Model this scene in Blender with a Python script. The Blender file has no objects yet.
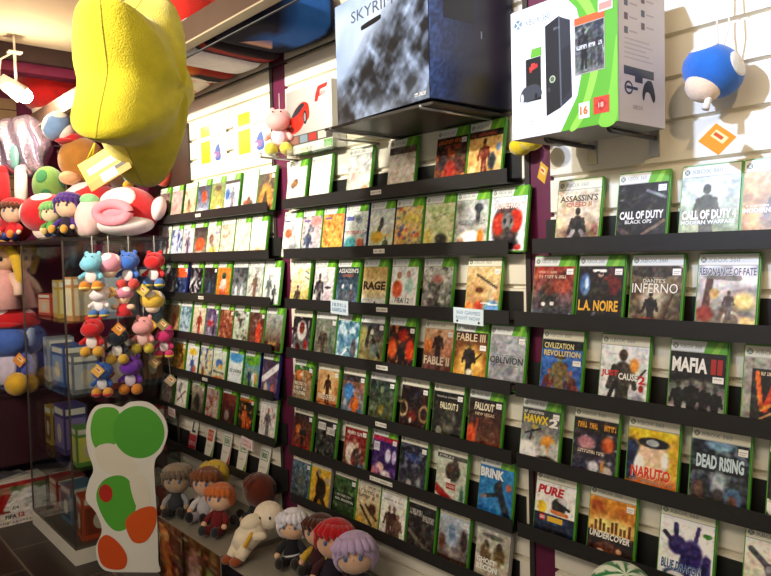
import bpy, bmesh, math, random
import numpy as np
from mathutils import Vector, Matrix, Euler
SC = bpy.context.scene
COL = SC.collection
PI = math.pi
random.seed(7)

# ------------------------------------------------------------------ colours and materials
def srgb(h):
    if isinstance(h, str):
        h = tuple(int(h[i:i+2], 16) / 255 for i in (0, 2, 4))
    return h
def lin1(c): return c / 12.92 if c <= .04045 else ((c + .055) / 1.055) ** 2.4
def lin(h): return tuple(lin1(c) for c in srgb(h))

_M = {}
def material(key, color='808080', rough=.5, metal=0., coat=0., var=0., vscale=12., bump=0., bscale=200., sheen=0., attr=False, spec=.5):
    if key in _M: return _M[key]
    m = bpy.data.materials.new(key); m.use_nodes = True
    nt = m.node_tree; p = nt.nodes['Principled BSDF']
    p.inputs['Roughness'].default_value = rough; p.inputs['Metallic'].default_value = metal
    p.inputs['Coat Weight'].default_value = coat; p.inputs['Coat Roughness'].default_value = .15
    p.inputs['Specular IOR Level'].default_value = spec
    if sheen:
        p.inputs['Sheen Weight'].default_value = sheen; p.inputs['Sheen Roughness'].default_value = .5
    tc = nt.nodes.new('ShaderNodeTexCoord')
    if attr:
        a = nt.nodes.new('ShaderNodeAttribute'); a.attribute_name = 'Col'; src = a.outputs['Color']
    else:
        a = nt.nodes.new('ShaderNodeRGB'); a.outputs[0].default_value = (*lin(color), 1); src = a.outputs[0]
    if var:
        n = nt.nodes.new('ShaderNodeTexNoise'); n.inputs['Scale'].default_value = vscale; n.inputs['Detail'].default_value = 4
        nt.links.new(tc.outputs['Object'], n.inputs['Vector'])
        mr = nt.nodes.new('ShaderNodeMapRange'); mr.inputs['To Min'].default_value = 1 - var; mr.inputs['To Max'].default_value = 1 + var
        mr.inputs['From Min'].default_value = .3; mr.inputs['From Max'].default_value = .7
        nt.links.new(n.outputs['Fac'], mr.inputs['Value'])
        mx = nt.nodes.new('ShaderNodeVectorMath'); mx.operation = 'SCALE'
        nt.links.new(src, mx.inputs[0]); nt.links.new(mr.outputs['Result'], mx.inputs['Scale']); src = mx.outputs[0]
    nt.links.new(src, p.inputs['Base Color'])
    if bump:
        n2 = nt.nodes.new('ShaderNodeTexNoise'); n2.inputs['Scale'].default_value = bscale; n2.inputs['Detail'].default_value = 3
        nt.links.new(tc.outputs['Object'], n2.inputs['Vector'])
        b = nt.nodes.new('ShaderNodeBump'); b.inputs['Strength'].default_value = bump; b.inputs['Distance'].default_value = .004
        nt.links.new(n2.outputs['Fac'], b.inputs['Height']); nt.links.new(b.outputs['Normal'], p.inputs['Normal'])
    _M[key] = m
    return m
def plush(h): return material('plush_' + h, h, .95, var=.10, vscale=25, bump=.5, bscale=260, sheen=.35, spec=.15)
def cloth(h): return material('cloth_' + h, h, .85, var=.08, vscale=30, bump=.3, bscale=400, sheen=.1, spec=.2)
def plain(h, rough=.5, **k): return material('plain_%s_%g' % (h, rough) + ''.join(sorted(k)), h, rough, **k)
PRINT = material('printed_paper', rough=.38, coat=.25, attr=True, spec=.4)
CARD = material('printed_card', rough=.45, coat=.1, attr=True, spec=.3)
PLUSHA = material('plush_dyed', rough=.95, bump=.5, bscale=260, sheen=.3, attr=True, var=.08, vscale=25, spec=.15)
CLOTHA = material('cloth_dyed', rough=.9, bump=.4, bscale=40, attr=True, var=.07, vscale=20, spec=.2)
BLACK = material('black_display_plastic', '242322', .42, var=.08, vscale=40, spec=.4)
STEEL = material('steel', 'b8b8ba', .3, metal=.9)
WHITEP = material('white_paint', 'e4ded0', .5, var=.03)

def glass_mat(name='clear_glass', tint=(1, 1, 1), refl=1.0):
    m = bpy.data.materials.new(name); m.use_nodes = True
    nt = m.node_tree; nt.nodes.clear()
    o = nt.nodes.new('ShaderNodeOutputMaterial'); mix = nt.nodes.new('ShaderNodeMixShader')
    t = nt.nodes.new('ShaderNodeBsdfTransparent'); t.inputs[0].default_value = (*tint, 1)
    g = nt.nodes.new('ShaderNodeBsdfGlossy'); g.inputs['Roughness'].default_value = .03
    f = nt.nodes.new('ShaderNodeLayerWeight'); f.inputs[0].default_value = .5
    pw = nt.nodes.new('ShaderNodeMath'); pw.operation = 'POWER'; pw.inputs[1].default_value = 5
    ml = nt.nodes.new('ShaderNodeMath'); ml.operation = 'MULTIPLY_ADD'; ml.inputs[1].default_value = .65*refl; ml.inputs[2].default_value = .04*refl
    nt.links.new(f.outputs['Facing'], pw.inputs[0]); nt.links.new(pw.outputs[0], ml.inputs[0]); nt.links.new(ml.outputs[0], mix.inputs[0])
    nt.links.new(t.outputs[0], mix.inputs[1]); nt.links.new(g.outputs[0], mix.inputs[2]); nt.links.new(mix.outputs[0], o.inputs[0])
    return m
GLASS = glass_mat('clear_glass', (.93, .96, .95))
ACRYL = glass_mat('clear_acrylic', (.97, .98, .97), .8)

# ------------------------------------------------------------------ mesh builder
class MB:
    def __init__(s): s.V = []; s.F = []; s.C = []; s.S = []
    def add(s, vs, fs, col='808080', smooth=False, M=None):
        o = len(s.V); c = lin(col) if isinstance(col, str) else col
        for v in vs:
            v = Vector(v)
            if M is not None: v = M @ v
            s.V.append(v)
            s.C.append(c)
        for f in fs: s.F.append(tuple(i + o for i in f)); s.S.append(smooth)
        return s
    def box(s, a, b, col='808080', M=None):
        x0, y0, z0 = a; x1, y1, z1 = b
        vs = [(x0,y0,z0),(x1,y0,z0),(x1,y1,z0),(x0,y1,z0),(x0,y0,z1),(x1,y0,z1),(x1,y1,z1),(x0,y1,z1)]
        return s.add(vs, [(0,3,2,1),(4,5,6,7),(0,1,5,4),(1,2,6,5),(2,3,7,6),(3,0,4,7)], col, False, M)
    def ell(s, c, r, col='808080', M=None, R=None, n=20, m=12, pw=1., fn=None):
        if not hasattr(r, '__len__'): r = (r, r, r)
        def sp(a): return math.copysign(abs(a) ** pw, a)
        vs = []; fs = []; c = Vector(c)
        def P(th, ph):
            d = Vector((sp(math.cos(ph)) * sp(math.cos(th)), sp(math.cos(ph)) * sp(math.sin(th)), sp(math.sin(ph))))
            v = Vector((d.x * r[0], d.y * r[1], d.z * r[2]))
            if fn: v = fn(v, d)
            return c + (R @ v if R is not None else v)
        vs.append(P(0, -PI/2))
        for j in range(1, m):
            for i in range(n): vs.append(P(2*PI*i/n, -PI/2 + PI*j/m))
        vs.append(P(0, PI/2))
        for i in range(n): fs.append((0, 1 + (i+1) % n, 1 + i))
        for j in range(m-2):
            for i in range(n):
                a = 1 + j*n + i; b = 1 + j*n + (i+1) % n
                fs.append((a, b, b + n, a + n))
        t = len(vs) - 1
        for i in range(n): fs.append((t, 1 + (m-2)*n + i, 1 + (m-2)*n + (i+1) % n))
        return s.add(vs, fs, col, True, M)
    def cap(s, c, r, d, ang, col='808080', M=None, lift=1.02, n=20, m=5):
        # a sewn-on round patch following an ellipsoid around direction d
        if not hasattr(r, '__len__'): r = (r, r, r)
        d = Vector(d).normalized(); u = d.orthogonal().normalized(); w = d.cross(u); c = Vector(c)
        vs = []; fs = []
        def P(a, t):
            q = d * math.cos(a) + (u * math.cos(t) + w * math.sin(t)) * math.sin(a)
            k = lift if a < ang * .99 else .985
            return c + Vector((q.x*r[0], q.y*r[1], q.z*r[2])) * k
        vs.append(P(0, 0))
        for j in range(1, m+2):
            a = ang * min(j, m) / m
            for i in range(n):
                vs.append(P(a * (.97 if j == m else 1), 2*PI*i/n))
        for i in range(n): fs.append((0, 1+i, 1+(i+1) % n))
        for j in range(m):
            for i in range(n):
                a = 1+j*n+i; b = 1+j*n+(i+1) % n
                fs.append((a, a+n, b+n, b))
        return s.add(vs, fs, col, True, M)
    def tube(s, pts, rad, col='808080', M=None, n=10, capped=True):
        pts = [Vector(p) for p in pts]
        if not hasattr(rad, '__len__'): rad = [rad] * len(pts)
        vs = []; fs = []; pu = None
        for i, p in enumerate(pts):
            t = (pts[min(i+1, len(pts)-1)] - pts[max(i-1, 0)]).normalized()
            u = t.orthogonal().normalized() if pu is None else (pu - t * pu.dot(t)).normalized()
            pu = u; w = t.cross(u)
            for k in range(n):
                a = 2*PI*k/n; vs.append(p + (u*math.cos(a) + w*math.sin(a)) * rad[i])
        for i in range(len(pts)-1):
            for k in range(n):
                a = i*n+k; b = i*n+(k+1) % n
                fs.append((a, b, b+n, a+n))
        if capped:
            fs.append(tuple(range(n-1, -1, -1))); fs.append(tuple((len(pts)-1)*n + k for k in range(n)))
        return s.add(vs, fs, col, True, M)
    def prism(s, poly, d0, d1, col='808080', M=None, axis='y'):
        # poly in (x, z), extruded along y from d0 (front) to d1
        n = len(poly)
        vs = [(x, d0, z) for x, z in poly] + [(x, d1, z) for x, z in poly]
        fs = [tuple(range(n)), tuple(range(2*n-1, n-1, -1))] + [(i, i+n, (i+1) % n + n, (i+1) % n) for i in range(n)]
        return s.add(vs, fs, col, False, M)
    def flat(s, poly, y, col, M=None):
        return s.add([(x, y, z) for x, z in poly], [tuple(range(len(poly)))], col, False, M)
    def rect(s, x0, z0, x1, z1, y, col, M=None): return s.flat([(x0,z0),(x1,z0),(x1,z1),(x0,z1)], y, col, M)
    def disc(s, x, z, rx, rz, y, col, M=None, n=24): return s.flat([(x+rx*math.cos(2*PI*i/n), z+rz*math.sin(2*PI*i/n)) for i in range(n)], y, col, M)
    def grid(s, x0, z0, x1, z1, y, cols, M=None):
        # printed picture: a grid of small patches carrying the print colours
        ny, nx = cols.shape[:2]; o = len(s.V)
        for j in range(ny):
            for i in range(nx):
                v = Vector((x0+(x1-x0)*i/(nx-1), y, z0+(z1-z0)*j/(ny-1)))
                s.V.append(M @ v if M is not None else v); s.C.append(tuple(cols[j, i]))
        for j in range(ny-1):
            for i in range(nx-1):
                a = o+j*nx+i; s.F.append((a, a+1, a+nx+1, a+nx)); s.S.append(False)
        return s
    def text(s, t, x0, z0, x1, z1, y, col, M=None, bold=.012, shear=0., keep=False):
        vs, fs, w, h = text_mesh(t, bold, shear)
        sx = (x1-x0)/w; sz = (z1-z0)/h
        if keep: sx = sz = min(sx, sz)
        return s.add([(x0+a*sx, y, z0+b*sz) for a, b in vs], fs, col, False, M)
    def mesh(s, name):
        me = bpy.data.meshes.new(name); me.from_pydata(s.V, [], s.F); me.update()
        me.polygons.foreach_set('use_smooth', s.S)
        ca = me.color_attributes.new('Col', 'FLOAT_COLOR', 'POINT')
        a = np.ones((len(s.V), 4), dtype=np.float32); a[:, :3] = np.array(s.C, dtype=np.float32)
        ca.data.foreach_set('color', a.ravel())
        return me
    def build(s, name, mat, parent=None, loc=None, rot=None):
        me = s.mesh(name); me.materials.append(mat)
        return link(name, me, parent, loc, rot)

def link(name, me, parent=None, loc=None, rot=None):
    o = bpy.data.objects.new(name, me); COL.objects.link(o)
    if parent is not None: o.parent = parent
    if loc is not None: o.location = loc
    if rot is not None: o.rotation_euler = rot
    return o
def tag(o, label, cat, group=None, kind=None):
    if label: o['label'] = label
    if cat: o['category'] = cat
    if group: o['group'] = group
    if kind: o['kind'] = kind
    return o
def thing(name, label, cat, loc=(0, 0, 0), rot=(0, 0, 0), group=None):
    o = bpy.data.objects.new(name, None); COL.objects.link(o); o.empty_display_size = .03
    o.location = loc; o.rotation_euler = rot
    return tag(o, label, cat, group)
def struct(name, mb, mat):
    o = mb.build(name, mat); o['kind'] = 'structure'; return o

_T = {}
def text_mesh(t, bold, shear):
    k = (t, bold, shear)
    if k in _T: return _T[k]
    cu = bpy.data.curves.new('lettering', 'FONT'); cu.body = t; cu.offset = bold; cu.shear = shear; cu.resolution_u = 2
    o = bpy.data.objects.new('lettering', cu); COL.objects.link(o)
    bpy.context.view_layer.update()
    me = bpy.data.meshes.new_from_object(o.evaluated_get(bpy.context.evaluated_depsgraph_get()))
    vs = [(v.co.x, v.co.y) for v in me.vertices]; fs = [tuple(p.vertices) for p in me.polygons]
    bpy.data.objects.remove(o); bpy.data.curves.remove(cu); bpy.data.meshes.remove(me)
    x0 = min(v[0] for v in vs); y0 = min(v[1] for v in vs)
    vs = [(a-x0, b-y0) for a, b in vs]
    # make faces look towards -y when laid in the xz plane
    _T[k] = (vs, fs, max(v[0] for v in vs), max(v[1] for v in vs))
    return _T[k]
def smooth_loop(p, k=6):
    out = []; n = len(p)
    for i in range(n):
        a, b, c, d = (Vector(p[(i+j-1) % n]) for j in range(4))
        for t in range(k):
            t /= k
            out.append(.5*((2*b) + (c-a)*t + (2*a-5*b+4*c-d)*t*t + (3*b-a-3*c+d)*t*t*t))
    return [tuple(v) for v in out]

# ------------------------------------------------------------------ printed pictures
def raster(ops, nx, ny, seed):
    rs = np.random.RandomState(seed)
    U, W = np.meshgrid(np.linspace(0, 1, nx), np.linspace(0, 1, ny))
    A = np.zeros((ny, nx, 3))
    def blend(mask, c):
        A[:] = A*(1-mask[..., None]) + np.array(srgb(c))*mask[..., None]
    def noise(fr):
        g = rs.rand(int(fr*1.3)+3, fr+3)
        x = U*fr; y = W*fr*1.3; i = x.astype(int); j = y.astype(int); fx = x-i; fy = y-j
        return (g[j, i]*(1-fx)+g[j, i+1]*fx)*(1-fy)+(g[j+1, i]*(1-fx)+g[j+1, i+1]*fx)*fy
    def ell(cx, cy, rx, ry, c, soft=.25, a=1.):
        soft = max(.06, soft*.6)
        d = np.sqrt(((U-cx)/rx)**2+((W-cy)/ry)**2)
        blend(np.clip((1-d)/soft, 0, 1)*a, c)
    def seg(x0, y0, x1, y1, w, c, a=1.):
        dx, dy = x1-x0, (y1-y0)*1.4; L = dx*dx+dy*dy+1e-9
        t = np.clip(((U-x0)*dx+(W-y0)*1.4*dy)/L, 0, 1)
        d = np.hypot(U-x0-t*dx, (W-y0)*1.4-t*dy)
        blend(np.clip((w-d)/(w*.25)+.2, 0, 1)*a, c)
    for o in ops:
        k = o[0]
        if k == 'G':
            t = W[..., None]; A[:] = np.array(srgb(o[1]))*(1-t)+np.array(srgb(o[2]))*t
        elif k == 'E': ell(*o[1:])
        elif k == 'L': seg(*o[1:])
        elif k == 'R':
            x0, y0, x1, y1, c = o[1:6]
            blend(((U >= x0) & (U <= x1) & (W >= y0) & (W <= y1))*1., c)
        elif k == 'M':   # mottled second colour
            c, fr, th = o[1:4]
            n = .6*noise(fr)+.4*noise(fr*2); blend(np.clip((n-th)*6, 0, 1)*(o[4] if len(o) > 4 else .85), c)
        elif k == 'N':
            A[:] = np.clip(A*(1+o[1]*(noise(o[2])-.5)[..., None]*2), 0, 1)
        elif k == 'F':   # an anonymous standing figure: head, trunk, arms, legs
            cx, b, h, c = o[1:5]; sk = o[5] if len(o) > 5 else c
            seg(cx-.035*h/.6, b, cx-.03*h/.6, b+.5*h, .065*h, c); seg(cx+.06*h/.6, b, cx+.03*h/.6, b+.5*h, .065*h, c)
            ell(cx, b+.62*h, .17*h, .24*h, c, .3)
            seg(cx-.15*h, b+.76*h, cx-.24*h, b+.48*h, .05*h, c); seg(cx+.15*h, b+.76*h, cx+.22*h, b+.5*h, .05*h, c)
            ell(cx, b+.92*h, .085*h, .085*h, sk, .3)
    # fine busy detail of printed artwork, in several tints
    A = np.clip(.46+(A**1.22-.46)*1.18, 0, 1)
    A = A*.84+A.mean(-1, keepdims=True)*.16
    for fr, am in ((8, .08), (16, .14), (26, .12)):
        for ch in range(3): A[..., ch] += (noise(fr)-.5)*am*.5
        A += ((noise(fr)-.5)*am*1.6)[..., None]
    A = np.clip(A, .01, 1)
    return np.where(A <= .04045, A/12.92, ((A+.055)/1.055)**2.4)
def G(a, b): return ('G', a, b)
def Eo(*a): return ('E',)+a
def Lo(*a): return ('L',)+a
def Ro(*a): return ('R',)+a
def Mo(c, f=5, th=.5, a=.85): return ('M', c, f, th, a)
def No(a=.35, f=8): return ('N', a, f)
def Fo(*a): return ('F',)+a
def scrib(mb, x0, z0, x1, z1, y, col, rs, rows=1):
    # lettering too small to read: a row of short strokes
    h = (z1-z0)/rows
    for r in range(rows):
        x = x0; b = z0+h*r
        while x < x1:
            w = (x1-x0)*rs.uniform(.03, .07); k = rs.choice((0, 1, 2))
            if rs.random() < .85:
                if k == 0: mb.rect(x, b+h*.15, x+w*.3, b+h*.85, y, col); mb.rect(x+w*.3, b+h*.6, x+w*.8, b+h*.8, y, col)
                elif k == 1: mb.rect(x, b+h*.15, x+w*.8, b+h*.35, y, col); mb.rect(x+w*.25, b+h*.35, x+w*.55, b+h*.85, y, col)
                else: mb.rect(x, b+h*.15, x+w*.25, b+h*.85, y, col); mb.rect(x+w*.5, b+h*.15, x+w*.75, b+h*.85, y, col); mb.rect(x+w*.25, b+h*.4, x+w*.5, b+h*.6, y, col)
            x += w

# ------------------------------------------------------------------ the room
FRONT_Y = .10
CEIL = 2.765
WALLM = material('maroon_wall_paint', '6b1440', .6, var=.06, vscale=5)
DARKM = material('dark_maroon_board', '3a0c1c', .5, var=.1, vscale=6)
SLATM = material('cream_slatwall', 'e9e2d0', .42, var=.03, vscale=3, spec=.4)
struct('wall_right', MB().box((-5.3, FRONT_Y, 0), (1.6, FRONT_Y+.1, 2.9)), WALLM)
struct('wall_left', MB().box((-5.3, -3.6, 0), (-5.2, FRONT_Y, 2.9)), WALLM)
struct('ceiling', MB().box((-5.3, -3.6, CEIL), (1.6, FRONT_Y, CEIL+.1)), material('cream_ceiling', 'e8d8b4', .8, var=.02, vscale=2))
# floor: dark tiles with pale joints
fm = material('dark_floor_tiles', '241a14', .35, var=.2, vscale=7)
nt = fm.node_tree; bk = nt.nodes.new('ShaderNodeTexBrick'); tcn = nt.nodes.new('ShaderNodeTexCoord'); mp = nt.nodes.new('ShaderNodeMapping')
mp.inputs['Rotation'].default_value = (0, 0, 0); mp.inputs['Location'].default_value = (.13, .1, 0)
bk.inputs['Color1'].default_value = (*lin('2c211a'), 1); bk.inputs['Color2'].default_value = (*lin('231a16'), 1); bk.inputs['Mortar'].default_value = (*lin('6a5c50'), 1)
bk.inputs['Scale'].default_value = 1; bk.inputs['Mortar Size'].default_value = .005; bk.inputs['Brick Width'].default_value = .6; bk.inputs['Row Height'].default_value = .3
bk.inputs['Bias'].default_value = 0
nt.links.new(tcn.outputs['Object'], mp.inputs['Vector']); nt.links.new(mp.outputs['Vector'], bk.inputs['Vector'])
nt.links.new(bk.outputs['Color'], nt.nodes['Principled BSDF'].inputs['Base Color'])
struct('floor', MB().box((-5.3, -3.6, -.1), (1.6, FRONT_Y, 0)), fm)
# slatwall boards with grooves every 100 mm
def slats(name, x0, x1, z0, z1, y=.068, mat=SLATM):
    mb = MB(); mb.box((x0, y+.016, z0), (x1, FRONT_Y, z1))
    k = math.floor(z0*10)
    while k/10 < z1:
        a = max(z0, k/10+.004); b = min(z1, k/10+.096)
        if b-a > .005:
            mb.add([(x0,y,a+.004),(x1,y,a+.004),(x1,y,b-.002),(x0,y,b-.002),(x0,y+.016,a),(x1,y+.016,a),(x1,y+.016,b),(x0,y+.016,b)],
                   [(0,1,2,3),(3,2,6,7),(0,4,5,1),(0,3,7,4),(1,5,6,2)])
        k += 1
    return struct(name, mb, mat)
slats('trim_1', -3.80, -2.59, .02, 2.70)
slats('trim_2', -2.475, -1.252, .02, 2.70)
slats('trim_3', -1.165, 1.5, .02, 2.70)
DARKTRIM = material('dark_trim', '2e2622', .5, var=.1)
struct('trim_4', MB().box((-2.59, .064, .02), (-2.568, FRONT_Y, 2.70)), DARKTRIM)
PURPLE = material('purple_strip', '5c1238', .5, var=.06)
struct('trim_10', MB().box((-2.568, .070, .02), (-2.475, FRONT_Y, 2.70)), PURPLE)
struct('trim_11', MB().box((-1.235, .072, .02), (-1.165, FRONT_Y, 2.70)), PURPLE)
struct('trim_5', MB().box((-1.252, .066, .02), (-1.235, FRONT_Y, 2.70)), DARKTRIM)
struct('trim_6', MB().box((-3.80, .056, 1.80), (-3.37, .0675, 2.195)), material('dark_brown_board', '33271f', .5, var=.15))
# the far left bay: ceiling beam, purple band, strips of slatwall
struct('trim_7', MB().box((-4.60, -3.5, 2.670), (-4.45, FRONT_Y, CEIL)), material('brown_beam', '3c2a26', .6, var=.1))
struct('trim_8', MB().box((-4.60, -3.5, 2.615), (-4.49, FRONT_Y, 2.670)), material('purple_band', '7a1d42', .6, var=.05))
mb = MB()
for k in range(24):
    mb.box((-5.2, -.62, .80+.075*k), (-5.17, -.30, .80+.075*k+.069))
struct('trim_9', mb, material('tan_slats', '9a7c58', .55, var=.1))

# ------------------------------------------------------------------ game cases
CW, CH, CT = .136, .190, .014
def shell_mesh(col):
    bm = bmesh.new(); bmesh.ops.create_cube(bm, size=1)
    for v in bm.verts: v.co = Vector((v.co.x*CW, v.co.y*CT, (v.co.z+.5)*CH))
    bmesh.ops.bevel(bm, geom=bm.edges[:], offset=.0025, segments=2, affect='EDGES')
    # opening seam along the right edge
    for zz in (.05, .14):
        r = bmesh.ops.create_cube(bm, size=1)
        for v in r['verts']: v.co = Vector((CW/2+v.co.x*.0012, v.co.y*.004, zz+v.co.z*.02))
    r = bmesh.ops.create_cube(bm, size=1)
    for v in r['verts']: v.co = Vector((CW/2+v.co.x*.0006, v.co.y*.0012, CH/2+v.co.z*(CH-.01)))
    me = bpy.data.meshes.new('case_shell'); bm.to_mesh(me); bm.free()
    me.materials.append(material('case_plastic_'+col, col, .3, coat=.3, var=.05, spec=.5)); return me
SHELL = {k: shell_mesh(c) for k, c in dict(g='4f9a2a', b='1c2470', k='1b1b1c', s='8a8780', w='d8d8d0', d='2d5a1e').items()}
SX0, SX1, SZ0, SZ1 = -.0645, .0645, .004, .1865
HZ = .160
def header_mesh(kind):
    mb = MB(); y = -CT/2-.0006
    base = {'w': 'e8e8e2', 'g': 'e4e6e0', 'y': 'ece6cc', 's': '9a9890'}[kind]
    mb.rect(SX0, HZ, SX1, SZ1, y, base)
    mb.rect(SX0, HZ, SX1, HZ+.0022, y-.0001, 'b2b4ae')
    xe = .055
    if kind == 'g':
        mb.flat([(.012, HZ), (SX1, HZ), (SX1, SZ1), (.020, SZ1)], y-.0002, '63a92e')
        mb.flat([(.030, HZ), (.046, HZ), (.056, SZ1), (.046, SZ1)], y-.0003, '8cc63f'); xe = .008
    # round emblem with a crossed swoosh
    mb.disc(-.054, .1735, .0065, .0065, y-.0002, '5d665a')
    mb.disc(-.054, .1735, .005, .005, y-.0003, '8b9788')
    for sgn in (-1, 1):
        mb.flat([(-.054-.0042*sgn, .1692), (-.054-.0034*sgn, .1688), (-.054+.0042*sgn, .1778), (-.054+.0034*sgn, .1782)], y-.0004, 'eef2ea')
    mb.text('XBOX 360', -.044, .1685, min(xe, .026), .1785, y-.0004, 'a9b0aa' if kind != 's' else 'c6c6c0')
    me = mb.mesh('header_band'); me.materials.append(PRINT); return me
HEAD = {k: header_mesh(k) for k in 'wgys'}
mbs = MB(); ys = -CT/2-.0009
mbs.rect(.040, .138, .0605, .1535, ys, 'f2f0ec'); mbs.rect(.042, .1455, .0585, .1475, ys-.0001, 'b8b4b4')
mbs.rect(.042, .1410, .055, .1428, ys-.0001, 'c0b8b8')
STICK = mbs.mesh('price_sticker'); STICK.materials.append(PRINT)

LEAN = math.radians(9)
CASE_Y = .022
def shelf_z(k): return 1.735-.2*k            # top of the lip of shelf level k (0 = the top one)
RES = {1: (20, 28), 2: (32, 44), 3: (50, 68)}
_seed = [100]
def game_case(bay, lvl, xl, desc, ops, titles=(), head='g', shell='g', stick=True, row_n=(1, 1), rowname='', bayname=''):
    S = shelf_z(lvl); _seed[0] += 1; rs = random.Random(_seed[0])
    d = desc if 'cover' in desc else desc+' cover'
    label = 'game case, %s, %s from left, %s, %s' % (d, ORD[row_n[0]], rowname, bayname)
    if len(label.split()) > 16: label = label.replace('game case, ', 'case, ')
    if len(label.split()) > 16: label = label.replace(' from left', '')
    t = thing('game_case', label, 'game case', (xl+CW/2, CASE_Y+.0012, S-.0352), (-LEAN, 0, rs.uniform(-.012, .012)), 'game cases on the %s of the %s' % (rowname, bayname))
    link('case_shell', SHELL[shell], t)
    nx, ny = RES[bay]; y = -CT/2-.0003
    mb = MB(); mb.grid(SX0, SZ0, SX1, HZ, y, raster(ops, nx, ny, _seed[0]))
    for tt in titles:
        s, x0, z0, x1, z1, c = tt[:6]
        X0 = SX0+(SX1-SX0)*x0; X1 = SX0+(SX1-SX0)*x1; Z0 = SZ0+(HZ-SZ0)*z0; Z1 = SZ0+(HZ-SZ0)*z1
        if s == '#': mb.rect(X0, Z0, X1, Z1, y-.0003, c)
        elif s[0] == '~': scrib(mb, X0, Z0, X1, Z1, y-.0003, c, rs, len(s))
        else:
            if len(tt) > 6 and tt[6]: mb.text(s, X0+.0006, Z0-.0008, X1+.0006, Z1-.0008, y-.0003, tt[6], bold=.05)
            mb.text(s, X0, Z0, X1, Z1, y-.0005, c, bold=tt[7] if len(tt) > 7 else .02, shear=tt[8] if len(tt) > 8 else 0)
    cv = mb.build('cover_sheet', PRINT, t)
    link('header_band', HEAD[head], cv)
    if stick: link('price_sticker', STICK, cv)
    return t
ORD = {i+1: w for i, w in enumerate('first second third fourth fifth sixth seventh eighth ninth tenth'.split())}
ROWN = {0: 'top shelf', 1: 'second shelf', 2: 'third shelf', 3: 'fourth shelf', 4: 'fifth shelf', 5: 'sixth shelf', 6: 'lowest shelf'}
BAYN = {1: 'left bay', 2: 'middle bay', 3: 'right bay'}
def row(bay, lvl, cases):
    # cases: (x of the left edge, description, ops, options)
    xs = [c[0] for c in cases]
    for i in range(len(xs)-2, -1, -1): xs[i] = min(xs[i], xs[i+1]-.1372)
    k = lvl if bay < 3 else lvl-1
    rn = ROWN[k] if not (bay == 3 and k == 4) else 'lowest shelf'
    for i, c in enumerate(cases):
        game_case(bay, lvl, xs[i], c[1], c[2], row_n=(i+1, len(cases)), rowname=rn, bayname=BAYN[bay], **(c[3] if len(c) > 3 else {}))

W = dict
# ---- right bay
row(3, 1, [
 (-1.122, 'cream cover with dark hooded man', [G('b9a07c','e6d9c4'), No(.15,6), Eo(.5,.25,.5,.22,'8a6d5a',.8,.7), Fo(.5,-.12,.82,'3a3434','2c2626'), Lo(.42,.3,.2,.05,.05,'a8a4a4'), Lo(.58,.3,.85,.05,.05,'8e8a8c'), Eo(.12,.08,.16,.1,'a33a30',.6), Eo(.3,.06,.1,.07,'c04438',.6), Eo(.9,.3,.1,.16,'8c4a40',.8,.7)],
   W(head='y', stick=False, titles=[("ASSASSIN'S",.06,.80,.94,.91,'4a3c38'), ('CREED II',.22,.71,.80,.79,'b0533c')])),
 (-.944, 'charcoal black cover with white lettering', [G('1d1e20','34363a'), Mo('4a4c50',6,.55,.6), Lo(.05,.75,.45,.80,.02,'707478'), Lo(.55,.2,.95,.40,.035,'8c7468'), Lo(.6,.88,.95,.76,.03,'8a8c90'), Lo(.05,.3,.35,.15,.05,'5c4c48'), Eo(.3,.7,.2,.25,'2b2c30',.5)],
   W(head='g', titles=[('CALL OF DUTY',.06,.44,.94,.57,'e8e8e6',None,.04), ('BLACK OPS',.18,.37,.72,.43,'e0e0de')])),
 (-.775, 'misty grey green cover with lone soldier', [G('8f9c72','c9d6d8'), No(.18,6), Eo(.5,.85,.5,.3,'dfe8e8',.9,.6), Fo(.45,-.05,.95,'4c5240','3c4234'), Eo(.45,.62,.17,.13,'4a503e',.4), Eo(.2,.1,.25,.12,'6c7c44',.8,.7), Eo(.85,.12,.2,.14,'7a8850',.8,.7)],
   W(head='w', stick=False, titles=[('CALL OF DUTY 4',.03,.38,.97,.52,'eef0ec','4a504a',.05), ('MODERN WARFARE',.02,.31,.96,.37,'dfe6e2','6c746c',.03)])),
 (-.644, 'sandy orange cover with walking soldier', [G('b98a54','dfba8a'), No(.2,5), Fo(.62,-.1,1.0,'6c6660','54504c'), Eo(.5,.4,.3,.3,'8890a0',.9,.5)],
   W(head='w', stick=False, titles=[('MODERN WARFARE 2',.03,.43,1.0,.50,'f0ece4','7c6c5c',.03), ('~',.06,.51,.40,.55,'f0ece4')])),
])
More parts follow.
